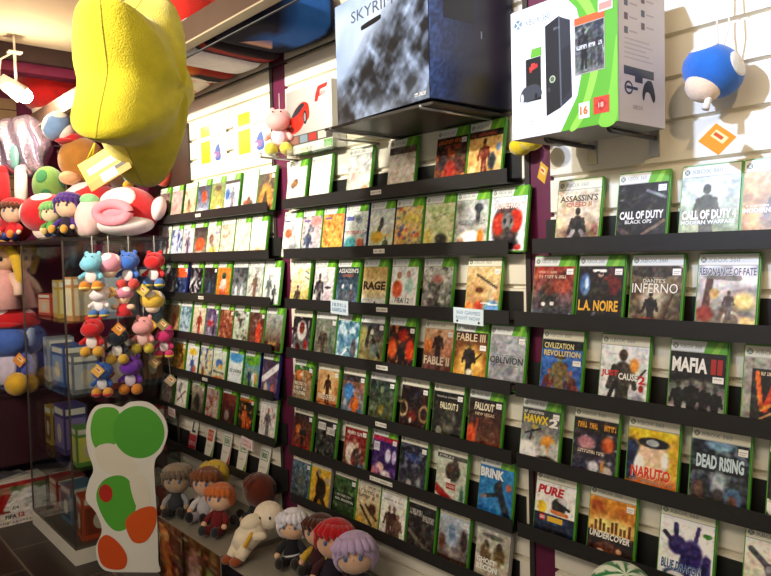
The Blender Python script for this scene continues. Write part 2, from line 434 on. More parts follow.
row(3, 2, [
 (-1.203, 'stormy red sky cover with two white spots', [G('56708c','a8402c'), No(.3,6), Eo(.4,.45,.32,.28,'4a4a4a',.7), Eo(.42,.6,.18,.14,'7a4438',.6), Eo(.72,.66,.3,.16,'c0583c',.8,.7), Lo(.6,.05,.95,.18,.02,'d8d8dc'), Eo(.28,.34,.06,.04,'f4f0ea',.4), Eo(.5,.35,.06,.04,'f4f0ea',.4), Ro(0,.07,1,.085,'7c94b4')],
   W(head='g', titles=[('~',.1,.87,.55,.93,'d0b49c'), ('~',.08,.78,.8,.86,'d8c0a8')])),
 (-1.06, 'black cover with yellow lettering', [G('241c20','2c282e'), Eo(.16,.70,.14,.22,'5c82b4',.5), Eo(.2,.72,.05,.12,'c4d4ea',.6), Eo(.75,.7,.24,.2,'7c1c1c',.5), Mo('8e2a24',7,.62,.5), Fo(.5,.1,.85,'3c3430','b49880'), Lo(.35,.93,.6,.92,.035,'e8e4dc'), Lo(.42,.9,.52,.88,.03,'141214'), Lo(.02,.1,.2,.02,.02,'c8c4c0'), Lo(.3,.02,.4,.22,.04,'7c8090'), Eo(.85,.05,.1,.1,'8c2420',.6)],
   W(head='g', titles=[('L.A. NOIRE',.04,.26,.92,.44,'f2b437',None,.03)])),
 (-.91, 'brown mottled cover with white arc and lettering', [G('6e5c44','8c7c60'), Mo('4c3a2a',7,.5,.8), Eo(.45,.45,.3,.3,'d8ccb4',.8,.8), Fo(.42,.0,.62,'3a3230','2c2624'), Eo(.35,.12,.3,.1,'b42c20',.7), Lo(.85,.6,.7,.2,.02,'5c2c24'), Eo(.45,1.02,.62,.16,'3c342c',.15), Eo(.45,.96,.6,.13,'e8e0d0',.1), Eo(.45,.94,.58,.12,'54463a',.1)],
   W(head='w', titles=[("DANTE'S",.24,.74,.68,.80,'e8e0d0',None,.0), ('INFERNO',.03,.58,.93,.73,'f2ece0',None,.0)])),
 (-.745, 'pale lavender cover with gold glow and dark lettering', [G('8a7a64','d6d6dc'), No(.25,6), Eo(.8,.5,.24,.16,'f4d890',.8), Eo(.75,.2,.35,.1,'e8cc84',.6), Lo(.15,.35,.22,.85,.07,'6a4438'), Lo(.2,.85,.7,.82,.06,'8a8480'), Eo(.15,.3,.18,.14,'b04830',.6), Eo(.3,.6,.1,.09,'d0b06c',.5), Eo(.55,.3,.18,.22,'7c6450',.7), Eo(.6,.22,.17,.15,'cfc4b0',.3), Eo(.6,.21,.14,.12,'8a7660',.3), Fo(.55,.25,.4,'6a5c54')],
   W(head='w', stick=False, titles=[('RESONANCE OF FATE',.02,.86,.98,.97,'5c6078','f4f4f6',.03)])),
])
row(3, 3, [
 (-1.179, 'blue cover with hatted figure and yellow lettering', [G('3c6cb4','2c5cac'), Eo(.5,.75,.8,.5,'4c84d0',.9,.8), Fo(.22,-.1,.6,'7c3c28','b4785c'), Fo(.75,-.1,.6,'6c3c30','a86c50'), Fo(.47,-.12,.92,'8a7850','d8b088'), Eo(.47,.70,.16,.035,'5c4430',.4), Eo(.47,.75,.09,.06,'6c5038',.4), Eo(.85,.15,.15,.12,'8a4c3c',.6), Ro(0,.84,1,1,'2a2e34')],
   W(head='y', stick=False, titles=[('#',.78,.58,.97,.67,'f2f0ec'), ('#',.80,.63,.94,.645,'b8b4b4'), ('CIVILIZATION',.05,.85,.78,.95,'e8dca0'), ('REVOLUTION',.05,.72,.95,.82,'dcc884','503c20',.03)])),
 (-.995, 'white cover with dark armed man and red lettering', [G('d6d8dc','dfe4ea'), Fo(.48,-.25,1.2,'4a4642','5c4a40'), Eo(.5,.55,.26,.2,'56504a',.4), Eo(.72,.7,.12,.14,'f0a850',.7), Lo(.8,.5,.95,.65,.025,'6c5a50'), Lo(.2,.1,.32,.4,.05,'3a3634'), Mo('9c9aa0',8,.68,.6), Eo(.82,.15,.16,.14,'8a8c9c',.7,.8), Eo(.88,.35,.06,.07,'c83c30',.5)],
   W(head='y', stick=False, titles=[('JUST',.03,.48,.40,.60,'cc2c24',None,.04), ('CAUSE',.40,.46,.80,.57,'f2f0ee','54504c',.03), ('2',.82,.42,.96,.55,'cc2c24',None,.04)])),
 (-.811, 'black and white cover with four men in suits', [G('9a9894','6c6a68'), Ro(0,.52,1,1,'262626'), Eo(.5,.5,.6,.12,'8c8a88',.8), Fo(.18,-.05,.62,'222222','5c5854'), Fo(.42,-.05,.68,'1e1e1e','545050'), Fo(.64,-.05,.62,'242424','5a5652'), Fo(.84,-.05,.58,'202020','545050'), Eo(.08,.1,.1,.12,'d8d6d2',.6), Eo(.30,.12,.05,.16,'c8c6c2',.6), Eo(.93,.1,.06,.1,'cfcdca',.6), Eo(.54,.05,.06,.1,'c0beba',.6)],
   W(head='g', stick=False, titles=[('#',.78,.58,.97,.67,'f2f0ec'), ('#',.80,.63,.94,.645,'b8b4b4'), ('MAFIA',.04,.70,.68,.92,'f0eeea',None,.04), ('II',.74,.70,.94,.92,'a8201c',None,.05)])),
 (-.644, 'grey edged cover with orange flame on black', [G('3c3430','2e2a28'), Ro(0,0,.14,1,'a8a49a'), Ro(.14,.86,1,1,'a8a49a'), Lo(.3,.35,.22,.8,.04,'f07c20'), Lo(.36,.3,.5,.65,.05,'e85c18'), Lo(.3,.3,.7,.5,.03,'f0a840'), Lo(.3,.18,.5,.28,.02,'c8a070'), Mo('6c4430',7,.6,.5)],
   W(head='y', stick=False, titles=[('~',.28,.76,.8,.83,'e8d4b0')])),
])
row(3, 4, [
 (-1.252, 'grey and white cover with yellow lettering', [G('f0efe8','53575c'), Eo(.15,.15,.4,.3,'f6f4ee',.5), Eo(.72,.42,.22,.18,'e8a030',.6), Eo(.85,.3,.14,.2,'b8b4b0',.6), Eo(.7,.05,.4,.18,'3c2c20',.5), Lo(.12,.55,.5,.66,.03,'3a3c40'), Lo(.25,.45,.28,.62,.03,'44464a'), Eo(.35,.68,.1,.05,'c8b460',.6), Eo(.62,.3,.1,.12,'d0ccc8',.5)],
   W(head='g', shell='g', titles=[('~',.05,.90,.55,.97,'e6e2d4'), ('HAWX',.05,.74,.70,.89,'f0d020',None,.04), ('2',.72,.72,.95,.87,'f4f2ec',None,.04)])),
 (-1.079, 'collage cover with fiery orange lettering', [G('4c4a5c','3c3440'), Mo('c8c4d0',7,.58,.7), Mo('b06c80',6,.6,.6), Eo(.3,.6,.25,.14,'c08c94',.7), Eo(.8,.62,.18,.16,'d86a30',.7), Ro(.56,.35,.6,.8,'402c58'), Eo(.2,.2,.2,.16,'44425c',.6), Eo(.5,.22,.15,.12,'d0ced4',.6), Eo(.8,.15,.16,.16,'c4b8b0',.6), Ro(0,.78,1,1,'3a3028'), Eo(.7,.25,.05,.12,'c89040',.6)],
   W(head='y', stick=False, titles=[('~',.06,.82,.95,.96,'f0a82c'), ('~',.12,.42,.70,.50,'e8d8c0')])),
 (-.921, 'orange and navy cover with yellow crown shape', [G('e07428','d8c050'), Eo(.5,.95,.5,.2,'f2d020',.4), Eo(.08,.5,.26,.36,'2c3464',.4), Eo(.95,.55,.2,.3,'e0b830',.4), Eo(.52,.55,.36,.3,'ecd0b4',.3), Eo(.52,.8,.34,.09,'34343c',.3), Eo(.5,.8,.14,.06,'b8bcc4',.3), Eo(.25,.42,.12,.2,'f2eee8',.5), Eo(.75,.55,.08,.16,'f2eee8',.5), Eo(.6,.36,.32,.07,'ecc8a8',.4), Ro(0,0,1,.07,'d8d4dc')],
   W(head='y', stick=False, titles=[('NARUTO',.10,.24,.88,.42,'e04020','f6efe4',.04), ('~',.08,.17,.92,.23,'8c8890')])),
 (-.761, 'dark blue crowd cover with pale blue lettering', [G('43454c','2c3a4c'), Mo('8c98a8',9,.55,.7), Eo(.5,.95,.3,.1,'8cb4cc',.7), Ro(0,.56,1,.62,'1c2026'), Eo(.5,.4,.16,.25,'c8d4de',.8,.8), Eo(.16,.24,.16,.2,'54483e',.4), Eo(.17,.28,.09,.12,'7c6450',.5), Eo(.5,.2,.14,.16,'4a4440',.5), Eo(.76,.22,.17,.2,'5c82a4',.4), Eo(.75,.18,.1,.12,'80584c',.5), Eo(.35,.04,.18,.1,'8c8a88',.4), Lo(.6,.1,.95,.0,.04,'e0dedc')],
   W(head='y', titles=[('DEAD RISING',.10,.60,.92,.80,'cfe4f0','2c4c68',.04)])),
 (-.592, 'dark brown cover with white triangle', [G('2c2420','3a302a'), Lo(.0,.3,.12,.2,.1,'f0ece4'), Mo('7c6c60',7,.6,.6)], W(head='y', stick=False)),
])
row(3, 5, [
 (-1.206, 'white cover with motocross rider over dark blue', [G('e6e4dc','ecebe6'), Eo(.6,.62,.2,.16,'34322e',.4), Eo(.68,.72,.14,.09,'c8c6c4',.4), Lo(.5,.7,.85,.6,.04,'2a2826'), Lo(.45,.52,.8,.5,.05,'d88434'), Eo(.18,.55,.13,.12,'f0cc20',.3), Ro(0,0,1,.46,'1f3454'), Eo(.5,.36,.4,.1,'46749c',.8,.8), Eo(.5,.1,.4,.14,'14182a',.5)],
   W(head='y', stick=False, titles=[('PURE',.05,.78,.72,.94,'c42434',None,.05,.2), ('#',.14,.33,.28,.43,'d02020'), ('LEGO',.15,.355,.27,.405,'ffffff'), ('#',.34,.33,.72,.42,'e8b828')])),
 (-1.033, 'golden orange cover with city skyline and car', [G('5c3418','f0a42c'), Eo(.5,.55,.7,.2,'fcd880',.8), Eo(.2,.85,.2,.15,'b85c18',.8,.7)] + [Ro(.05+.09*i,.45,.11+.09*i,.52+.13*abs(math.sin(i*2.3)),'8a5018') for i in range(10)] + [Ro(0,0,1,.44,'4a2c20'), Eo(.4,.2,.3,.1,'7c4830',.5), Eo(.3,.12,.1,.06,'e8d0b0',.6), Eo(.7,.2,.08,.05,'e0b890',.6), Lo(.0,.4,1,.3,.05,'2a2420')],
   W(head='y', titles=[('UNDERCOVER',.04,.34,.92,.45,'ece8e0','2a2420',.04,.2)])),
 (-.838, 'white cover with purple winged shape', [G('f0eeea','f4f2ee'), Eo(.35,.6,.2,.16,'3c2c74',.4), Eo(.62,.5,.22,.26,'44307c',.4), Lo(.1,.75,.3,.6,.05,'342870'), Lo(.65,.6,.72,.92,.04,'463084'), Lo(.85,.1,.9,.5,.07,'3c2c6c'), Lo(.3,.9,.32,.7,.05,'3a2a70'), Eo(.5,.25,.14,.3,'34286c',.4), Eo(.88,.3,.1,.3,'40307a',.4), Eo(.35,.14,.28,.12,'3c4c74',.4), Eo(.35,.14,.2,.08,'eae8e6',.4), Eo(.88,.84,.09,.04,'58a03c',.2)],
   W(head='y', stick=False, titles=[('BLUE DRAGON',.06,.22,.80,.36,'385c94','c8d4e0',.03,.1)])),
 (-.642, 'cream cover with dark revolver', [G('dcd0bc','ece6da'), Lo(.1,.86,.4,.66,.06,'5c5c60'), Lo(.4,.66,.48,.5,.09,'4a4a4e'), Eo(.42,.62,.1,.08,'9a9aa0',.5), Eo(.75,.45,.3,.3,'c07c34',.5), Lo(.4,.45,.9,.3,.1,'5c3c28')], W(head='y', stick=False)),
])
# ---- middle bay
row(2, 0, [
 (-2.423, 'white cover with brown diamond', [G('e8dccc','f2ecde'), Lo(.32,.55,.46,.62,.14,'7c6044'), Eo(.38,.58,.14,.09,'a87c50',.4), Eo(.55,.12,.3,.1,'e0a890',.8), No(.06,6)], W(stick=False)),
 (-2.262, 'overexposed white', [G('eeeadc','f8f6ec'), No(.08,5), Mo('dcdcd4',5,.6,.5)], W(stick=False, head='w')),  # overexposure put into the cover colours as near-white
 (-2.025, 'pale grey hazy', [G('d8d2c4','c6cac8'), No(.15,5), Eo(.8,.2,.2,.12,'e0b88c',.8), Eo(.3,.5,.2,.15,'d09c8c',.9,.5)], W(stick=False, head='w')),
 (-1.798, 'pale beige cover with dark upper band', [G('e2d6c0','e6e0d6'), Ro(0,.86,1,1,'57504a'), Mo('c8b8a0',5,.55,.6), Eo(.8,.9,.2,.06,'7c5a48',.6)], W(stick=False)),
 (-1.57, 'fiery brown cover with red crowd', [G('7c4c34','4a3a38'), Mo('c05a30',7,.5,.8), Mo('8c6a9c',6,.68,.4), Eo(.5,.35,.22,.2,'a83428',.6), Eo(.2,.5,.15,.2,'3c2c2c',.7), Lo(.2,.1,.5,.0,.05,'e0a850'), Lo(.7,.12,.95,.22,.05,'d07c38'), Ro(0,.86,1,1,'4a2c20')], W(titles=[('~',.05,.86,.95,.97,'e87c30')])),
 (-1.435, 'sandy orange cover with crouching figure', [G('d8a868','e8c07c'), Mo('f0d8a0',5,.55,.6), Fo(.48,.1,.75,'8c4a34','6c3828'), Eo(.72,.4,.14,.2,'54545c',.5), Eo(.5,.1,.2,.08,'e8e4e0',.6), Ro(0,.88,1,1,'4c4038'), Eo(.9,.65,.08,.1,'88a8c8',.6)], W(stick=False, titles=[('~',.05,.89,.8,.97,'b0503c')])),
])
row(2, 1, [
 (-2.464, 'pale cover with orange patch', [G('d8d4cc','e4e2d8'), Mo('a4acb4',7,.55,.7), Eo(.3,.6,.25,.14,'d8744c',.6), Eo(.6,.25,.3,.1,'8c9098',.8)], W(stick=False, titles=[('#',.05,.9,.35,.94,'4c4c8c')])),
 (-2.329, 'pale blue crowd cover with pink haze', [G('b4bcc4','e0b8b4'), Mo('5c6c88',7,.52,.8), Eo(.75,.85,.4,.15,'e08c88',.9,.8), Fo(.35,-.1,.8,'5c6884')], W(stick=False, titles=[('#',.1,.86,.4,.91,'5c5ca0')])),
 (-2.189, 'mottled orange and yellow', [G('e8c860','d8a050'), Mo('c87838',7,.5,.8), Mo('f0e8b0',6,.6,.7), Mo('7c5c4c',9,.66,.5)], W(shell='b', stick=False, titles=[('#',.08,.88,.4,.93,'7c5c8c')])),
 (-2.051, 'white and teal cover with red lettering', [G('c4d4d0','dce4dc'), Eo(.3,.25,.3,.2,'4ca4a8',.6), Eo(.75,.25,.2,.15,'d8703c',.6), Mo('5c7c90',7,.6,.6), Eo(.55,.85,.15,.1,'8a9098',.7)], W(shell='b', stick=False, titles=[('~',.08,.47,.92,.58,'d84c44'), ('#',.06,.80,.4,.9,'5c64a8')])),
 (-1.907, 'pale green cover with dark neck shape and yellow lettering', [G('ccd0b4','d2dadc'), Eo(.5,.7,.1,.14,'4c5254',.5), Lo(.5,.7,.35,.4,.08,'54584c'), Eo(.35,.38,.3,.16,'dcb434',.6), Eo(.25,.1,.25,.12,'ecd838',.6), Fo(.7,-.1,.5,'6c6c5c')], W(shell='k', stick=False, titles=[('~',.08,.34,.92,.46,'e8c43c')])),
 (-1.772, 'busy yellow, blue and red', [G('d8b070','e8d490'), Mo('d8604c',6,.56,.8), Mo('4c68b0',7,.58,.8), Mo('f0e050',6,.62,.8), Eo(.5,.75,.4,.15,'e8d468',.8,.8)], W(stick=False)),
 (-1.625, 'pale green swirl cover with dark smudge', [G('dcd8a0','d8e0c0'), Mo('b8c884',5,.55,.7), Eo(.6,.25,.25,.18,'5a5c4c',.6), Eo(.15,.3,.2,.25,'e0c85c',.8,.7), Lo(.3,.7,.8,.8,.02,'9cac7c'), Mo('f0f0e0',6,.66,.6)], W(stick=False)),
 (-1.493, 'pale cover with grey soldier and orange patch', [G('c8c4b8','c4ccd0'), Mo('8c8c88',6,.55,.6), Eo(.7,.85,.16,.1,'4c545c',.5), Lo(.7,.85,.7,.6,.07,'4c545c'), Eo(.45,.25,.4,.2,'f0ece4',.6), Eo(.8,.28,.12,.18,'e89838',.6), Eo(.2,.15,.15,.15,'b08c74',.7)], W(stick=False, titles=[('~',.10,.50,.92,.64,'787c7c')])),
 (-1.354, 'red smoke cover with grey mask and white lettering', [G('e4e8ec','d4dce4'), Eo(.45,.45,.42,.45,'5c4c4c',.3), Eo(.25,.5,.2,.25,'d0402c',.5), Eo(.72,.55,.22,.25,'d8381c',.5), Eo(.5,.52,.2,.22,'808084',.5), Eo(.42,.55,.05,.06,'2c2c2e',.5), Eo(.6,.55,.05,.06,'2c2c2e',.5), Eo(.5,.38,.09,.08,'4c4648',.5), Eo(.6,.12,.3,.14,'3c3c42',.6), Eo(.82,.06,.12,.07,'c03030',.6)], W(stick=False, titles=[('HOMEFRONT',.10,.78,.96,.90,'ece8e4','b03028',.03)])),
])
row(2, 2, [
 (-2.419, 'pale yellow cover with dark lower figure', [G('c8b878','eceadc'), Fo(.4,-.2,.75,'5c4c40'), Mo('d8c060',5,.58,.7), Lo(.75,.9,.95,.84,.03,'7c7c74'), Lo(.75,.75,.95,.7,.03,'8c8c80')], W(stick=False, head='w')),
 (-2.257, 'pale grey cover with dark standing shape', [G('c8c4c8','e0dcd8'), Fo(.28,-.1,.95,'4c4850'), Eo(.72,.5,.18,.04,'3c3840',.4), Eo(.7,.25,.2,.2,'c4a8b4',.9,.7), Mo('a8a4a8',6,.6,.6)], W(stick=False)),
 (-2.109, 'slate blue cover with two pale hooded shapes', [G('6c8ca4','3c4c58'), Fo(.3,-.15,.75,'4c4c50','c8ccd0'), Fo(.68,-.15,.75,'5c4c4c','c4c8cc'), Eo(.5,.3,.5,.2,'8ca8bc',.9,.4)], W(stick=False, titles=[("ASSASSIN'S",.04,.86,.96,.97,'dcd8d0'), ('CREED',.25,.77,.75,.83,'b8684c')])),
 (-1.954, 'tan cover with heavy dark lettering', [G('dcd8cc','d0b06c'), Eo(.5,.55,.6,.2,'e4cc94',.8), Ro(0,0,1,.28,'d8d8d4'), Lo(.55,.02,.56,.2,.03,'34322e')], W(stick=False, titles=[('RAGE',.04,.48,.96,.68,'3a2c20',None,.05), ('~',.05,.23,.5,.28,'8c8880')])),
 (-1.801, 'white sports cover with orange shirted player', [G('eeeae6','e4e8e4'), Eo(.25,.52,.22,.22,'e06c38',.5), Eo(.3,.82,.1,.1,'b08868',.5), Eo(.7,.6,.2,.2,'b4d4cc',.6), Eo(.65,.85,.09,.09,'b8947c',.5), Eo(.42,.3,.12,.09,'c4c0bc',.3), Eo(.42,.3,.09,.065,'f2f0ec',.3)], W(stick=False, titles=[('FIFA 12',.2,.22,.75,.33,'3a3a3c')])),
 (-1.644, 'busy grey cover with red haze', [G('6c6c64','c8ccc4'), Mo('4c4c48',8,.5,.8), Mo('e8e8e4',8,.6,.7), Eo(.5,.75,.22,.12,'c8746c',.8,.8)], W(stick=False)),
 (-1.452, 'golden orange cover with blue flash', [G('b88450','e0c890'), Mo('e8d8b0',5,.55,.7), Eo(.8,.2,.3,.2,'6ca4d8',.7), Eo(.4,.25,.15,.12,'d0542c',.6), Eo(.12,.15,.16,.2,'e88c30',.6), Lo(.3,.85,.9,.6,.04,'6c5444'), Eo(.4,.55,.15,.07,'7c4c30',.6), Lo(.5,.3,.95,.28,.02,'f4f0ec')], W(head='y')),
])
row(2, 3, [
 (-2.418, 'dark cover with pale figure and red face patch', [G('8c8884','2e2a2c'), Eo(.5,.65,.3,.3,'c8c4c0',.4), Eo(.5,.72,.16,.18,'8c3c34',.5), Mo('e0dcd8',7,.6,.7), Eo(.35,.2,.16,.14,'6c2c2c',.6), Eo(.75,.3,.12,.14,'b0302c',.6)], W(head='y', stick=False)),
 (-2.257, 'muted green grey cover with crouching figure', [G('7c7468','8c9484'), Fo(.4,-.05,.9,'5c5044','c4b8a4'), Mo('a8aca0',6,.58,.6), Eo(.8,.5,.14,.4,'6c8c6c',.8,.7)], W(head='w')),
 (-2.112, 'icy blue', [G('8cb4c8','4c8098'), Mo('d8e8f0',5,.52,.85), Eo(.4,.5,.25,.2,'5c8cac',.8,.7), Eo(.8,.35,.16,.3,'5c5050',.7,.8), Lo(.2,.1,.5,.35,.04,'f0f4f6'), Lo(.5,.35,.85,.15,.03,'3c6480')], W(stick=False)),
 (-1.979, 'olive and slate cover with dark lunging figure', [G('a89c5c','5c5c68'), Eo(.15,.7,.2,.3,'a8a464',.8), Lo(.4,.9,.3,.5,.08,'3c3834'), Lo(.45,.8,.85,.25,.07,'34302c'), Eo(.5,.8,.08,.08,'d8d0c0',.5), Mo('d0d0b0',7,.62,.6), Eo(.65,.4,.25,.2,'8ca4a8',.8,.7)], W(head='w')),
 (-1.821, 'blazing orange cover with dark figure', [G('4c3430','3c2a28'), Eo(.15,.5,.25,.28,'e8682c',.7), Eo(.85,.5,.2,.3,'d8481c',.7), Eo(.55,.8,.25,.18,'b83c20',.7), Mo('f09c40',7,.6,.8), Fo(.5,-.05,.7,'2c2428','4c302c'), Eo(.4,.1,.14,.06,'e0dcd8',.5)], W()),
 (-1.646, 'orange brown cover with archer and pale lettering', [G('5c302c','e0b48c'), Eo(.15,.65,.22,.18,'e88848',.8), Eo(.8,.55,.22,.2,'d89870',.8,.7), Fo(.5,.25,.75,'4c3830','b07c60'), Ro(0,0,1,.16,'4a2426')], W(head='y', titles=[('FABLE II',.04,.27,.92,.44,'dccbb4','5c3028',.03)])),
 (-1.507, 'amber cover with dark clad gunman', [G('e8a83c','6c3c24'), Eo(.5,.4,.5,.4,'f4c868',.8), Fo(.47,.0,.84,'3a3030','6c4834'), Lo(.55,.4,.85,.6,.03,'4c3828'), Eo(.4,.08,.4,.07,'f0d048',.6), Eo(.5,.22,.12,.08,'e8dcc8',.6), Ro(0,.84,1,1,'5a3026')], W(stick=False, titles=[('#',.78,.66,.97,.76,'f2f0ec'), ('#',.80,.71,.94,.725,'b8b4b4'), ('FABLE III',.03,.82,.93,.97,'d8c09c')])),
 (-1.366, 'plain grey cover with dark lettering', [G('9c9ea4','acaeb4'), No(.1,9), Mo('84868c',8,.6,.5), Eo(.72,.06,.18,.12,'3a3a3c',.4), Eo(.72,.06,.1,.05,'6c6c70',.4)], W(head='g', shell='g', titles=[('OBLIVION',.03,.47,.96,.60,'2e3036'), ('~',.15,.42,.85,.45,'5c5e64'), ('~',.2,.61,.9,.64,'6c6e74')])),
])
row(2, 4, [
 (-2.422, 'orange and white collage cover under green band', [G('9a8c74','b8864c'), Ro(0,.9,1,1,'3c7c3c'), Eo(.3,.75,.2,.14,'e0843c',.6), Mo('e8e0d0',7,.6,.7), Mo('5c5444',7,.6,.8)], W(head='g', stick=True, titles=[('~~~',.06,.25,.7,.60,'eeeae0')])),
 (-2.251, 'sandy desert cover with cloaked figure', [G('c0783c','d8b07c'), Eo(.5,.6,.4,.4,'e0bc88',.8), Fo(.5,.2,.72,'5c3c2c','6c4834'), Ro(0,.0,1,.22,'8c5030'), Eo(.3,.12,.25,.1,'e89c50',.7)], W(head='y', titles=[('PRINCE OF PERSIA',.06,.28,.94,.42,'f0e4cc','8c5c34',.02)])),
 (-2.092, 'blue and orange cover with orange clad figure', [G('6c88a8','a86848'), Eo(.3,.6,.3,.25,'4c94d0',.7), Mo('d4dce4',6,.6,.7), Fo(.6,-.15,.8,'e07c2c','c89060'), Ro(0,.85,1,1,'5c5450'), Mo('3c4c68',7,.66,.7)], W(head='y')),
 (-1.93, 'dark green cover with armoured soldier', [G('6c6c48','3c4c48'), Fo(.5,-.12,1.0,'54664c','84946c'), Mo('8ca088',7,.58,.6), Mo('2c3830',6,.6,.7), Eo(.5,.35,.14,.14,'a08c44',.6)], W(head='w')),
 (-1.764, 'dark maroon cover with two gold arcs', [G('4c2c28','3a2a2c'), Eo(.1,.5,.2,.2,'b89c74',.3), Eo(.1,.5,.14,.14,'4c302c',.3), Eo(.88,.45,.2,.2,'b09068',.3), Eo(.88,.45,.14,.14,'44282a',.3), Eo(.48,.8,.3,.16,'2a2830',.5), Eo(.45,.35,.18,.16,'8c2c24',.6), Eo(.4,.27,.06,.07,'d8d0c0',.5), Mo('744438',7,.6,.6)], W(head='y')),
 (-1.609, 'dark olive cover with helmeted soldier', [G('3c3c34','34322c'), Eo(.55,.45,.3,.3,'6c6c5c',.6), Eo(.55,.5,.16,.18,'4c4c44',.5), Eo(.25,.22,.12,.1,'a0a090',.6), Mo('7c7c6c',7,.6,.6), Ro(0,.84,1,1,'2a2926')], W(head='y', titles=[('FALLOUT 3',.24,.66,.84,.80,'e4dcb8','14140f',.04), ('~',.1,.88,.9,.93,'b0aca0')])),
 (-1.454, 'dark brown cover with coated figure and fire glow', [G('8c3c20','34302c'), Eo(.1,.3,.2,.25,'e8642c',.7), Eo(.15,.08,.12,.08,'f4ece0',.6), Fo(.58,-.3,1.05,'7a5038','8c5c44'), Eo(.58,.5,.24,.16,'6c4430',.5), Eo(.62,.1,.2,.14,'8c5c40',.5), Lo(.25,.35,.28,.6,.03,'b04c30')], W(titles=[('FALLOUT',.16,.78,.76,.93,'e8dcc0',None,.04,.15), ('NEW VEGAS',.2,.68,.78,.74,'d0bc9c')])),
])
row(2, 5, [
 (-2.432, 'dark cover with orange glow and red base', [G('a8482c','4a4040'), Ro(0,0,1,.2,'b04428'), Eo(.25,.6,.16,.16,'d88440',.6), Fo(.5,.15,.65,'3c3434','8c6450'), Mo('c87c54',7,.62,.6)], W(head='y')),
 (-2.271, 'charcoal cover with white block lettering', [G('4c4c48','3c3e3c'), Mo('84847c',8,.56,.7), Mo('1e1e1e',7,.6,.7)], W(head='y', titles=[('#',.06,.76,.44,.94,'dcd8d0'), ('#',.5,.68,.92,.86,'d0ccc4'), ('~',.08,.78,.42,.92,'4c4a46'), ('~',.52,.7,.9,.84,'4c4a46')])),
 (-2.089, 'red and white cover with pale robed figure', [G('7c5c54','a83430'), Eo(.35,.4,.3,.3,'dccfc0',.4), Eo(.45,.3,.12,.2,'a84838',.6), Fo(.6,-.1,.8,'5c4848','d0b4a0'), Eo(.8,.1,.16,.14,'5c84a8',.6), Mo('e8dccc',6,.6,.6)], W(head='y', titles=[('~',.06,.84,.95,.95,'ece4da')])),
 (-1.923, 'purple cover with red band and pale faces', [G('4c2c6c','54347c'), Ro(0,.9,1,1,'c82c50'), Eo(.65,.6,.14,.18,'d4cce0',.5), Eo(.9,.6,.1,.18,'c0b4d4',.5), Eo(.35,.3,.2,.14,'e0bcb0',.5), Eo(.6,.15,.25,.14,'e8d8d4',.5), Eo(.15,.15,.18,.2,'d88c84',.6), Mo('8c5ca8',6,.6,.6)], W(shell='k', titles=[('#',.04,.66,.28,.86,'d8d0dc'), ('~',.06,.7,.26,.84,'5c4c7c')])),
 (-1.776, 'dark blue grey cover with ghostly shapes', [G('54545c','2c3040'), Eo(.5,.72,.4,.12,'3c4c84',.7), Mo('8c90a0',8,.56,.7), Eo(.4,.15,.12,.14,'b0aca8',.6), Eo(.75,.2,.1,.2,'8c8c94',.6)], W(head='y')),
 (-1.599, 'pale cover with dark kneeling soldier and red blocks', [G('c8ccbc','c4c8b8'), Eo(.55,.68,.28,.22,'4c4438',.4), Eo(.62,.84,.12,.1,'5c5044',.4), Eo(.45,.72,.16,.08,'6c4c38',.5), Lo(.0,.3,.6,.05,.12,'b82c28'), Lo(.1,.0,.4,.0,.1,'6c4840'), Eo(.9,.2,.1,.3,'5c8c74',.8), Ro(0,.92,1,1,'5c5c54')], W(head='y', stick=False, titles=[('#',.28,.44,.50,.52,'f0ece6'), ('#',.36,.32,.68,.44,'b03430'), ('~',.38,.34,.66,.42,'f2efe8'), ('~',.06,.93,.6,.99,'e8e4dc')])),
 (-1.416, 'bright blue cover with dark leaping figure', [G('2c7cb8','3090cc'), Eo(.5,.4,.5,.4,'3c9cd4',.9,.6), Lo(.2,.42,.55,.5,.06,'3c4654'), Lo(.6,.62,.85,.15,.1,'34404e'), Eo(.58,.62,.14,.14,'3a4048',.4), Eo(.62,.72,.07,.07,'5c5450',.4), Lo(.1,.4,.2,.42,.05,'8c8478'), Eo(.88,.68,.1,.09,'d07c5c',.6), Lo(.85,.3,.95,.1,.06,'3c4854')], W(stick=False, titles=[('BRINK',.02,.78,.72,.96,'f2f2f0',None,.05)])),
])
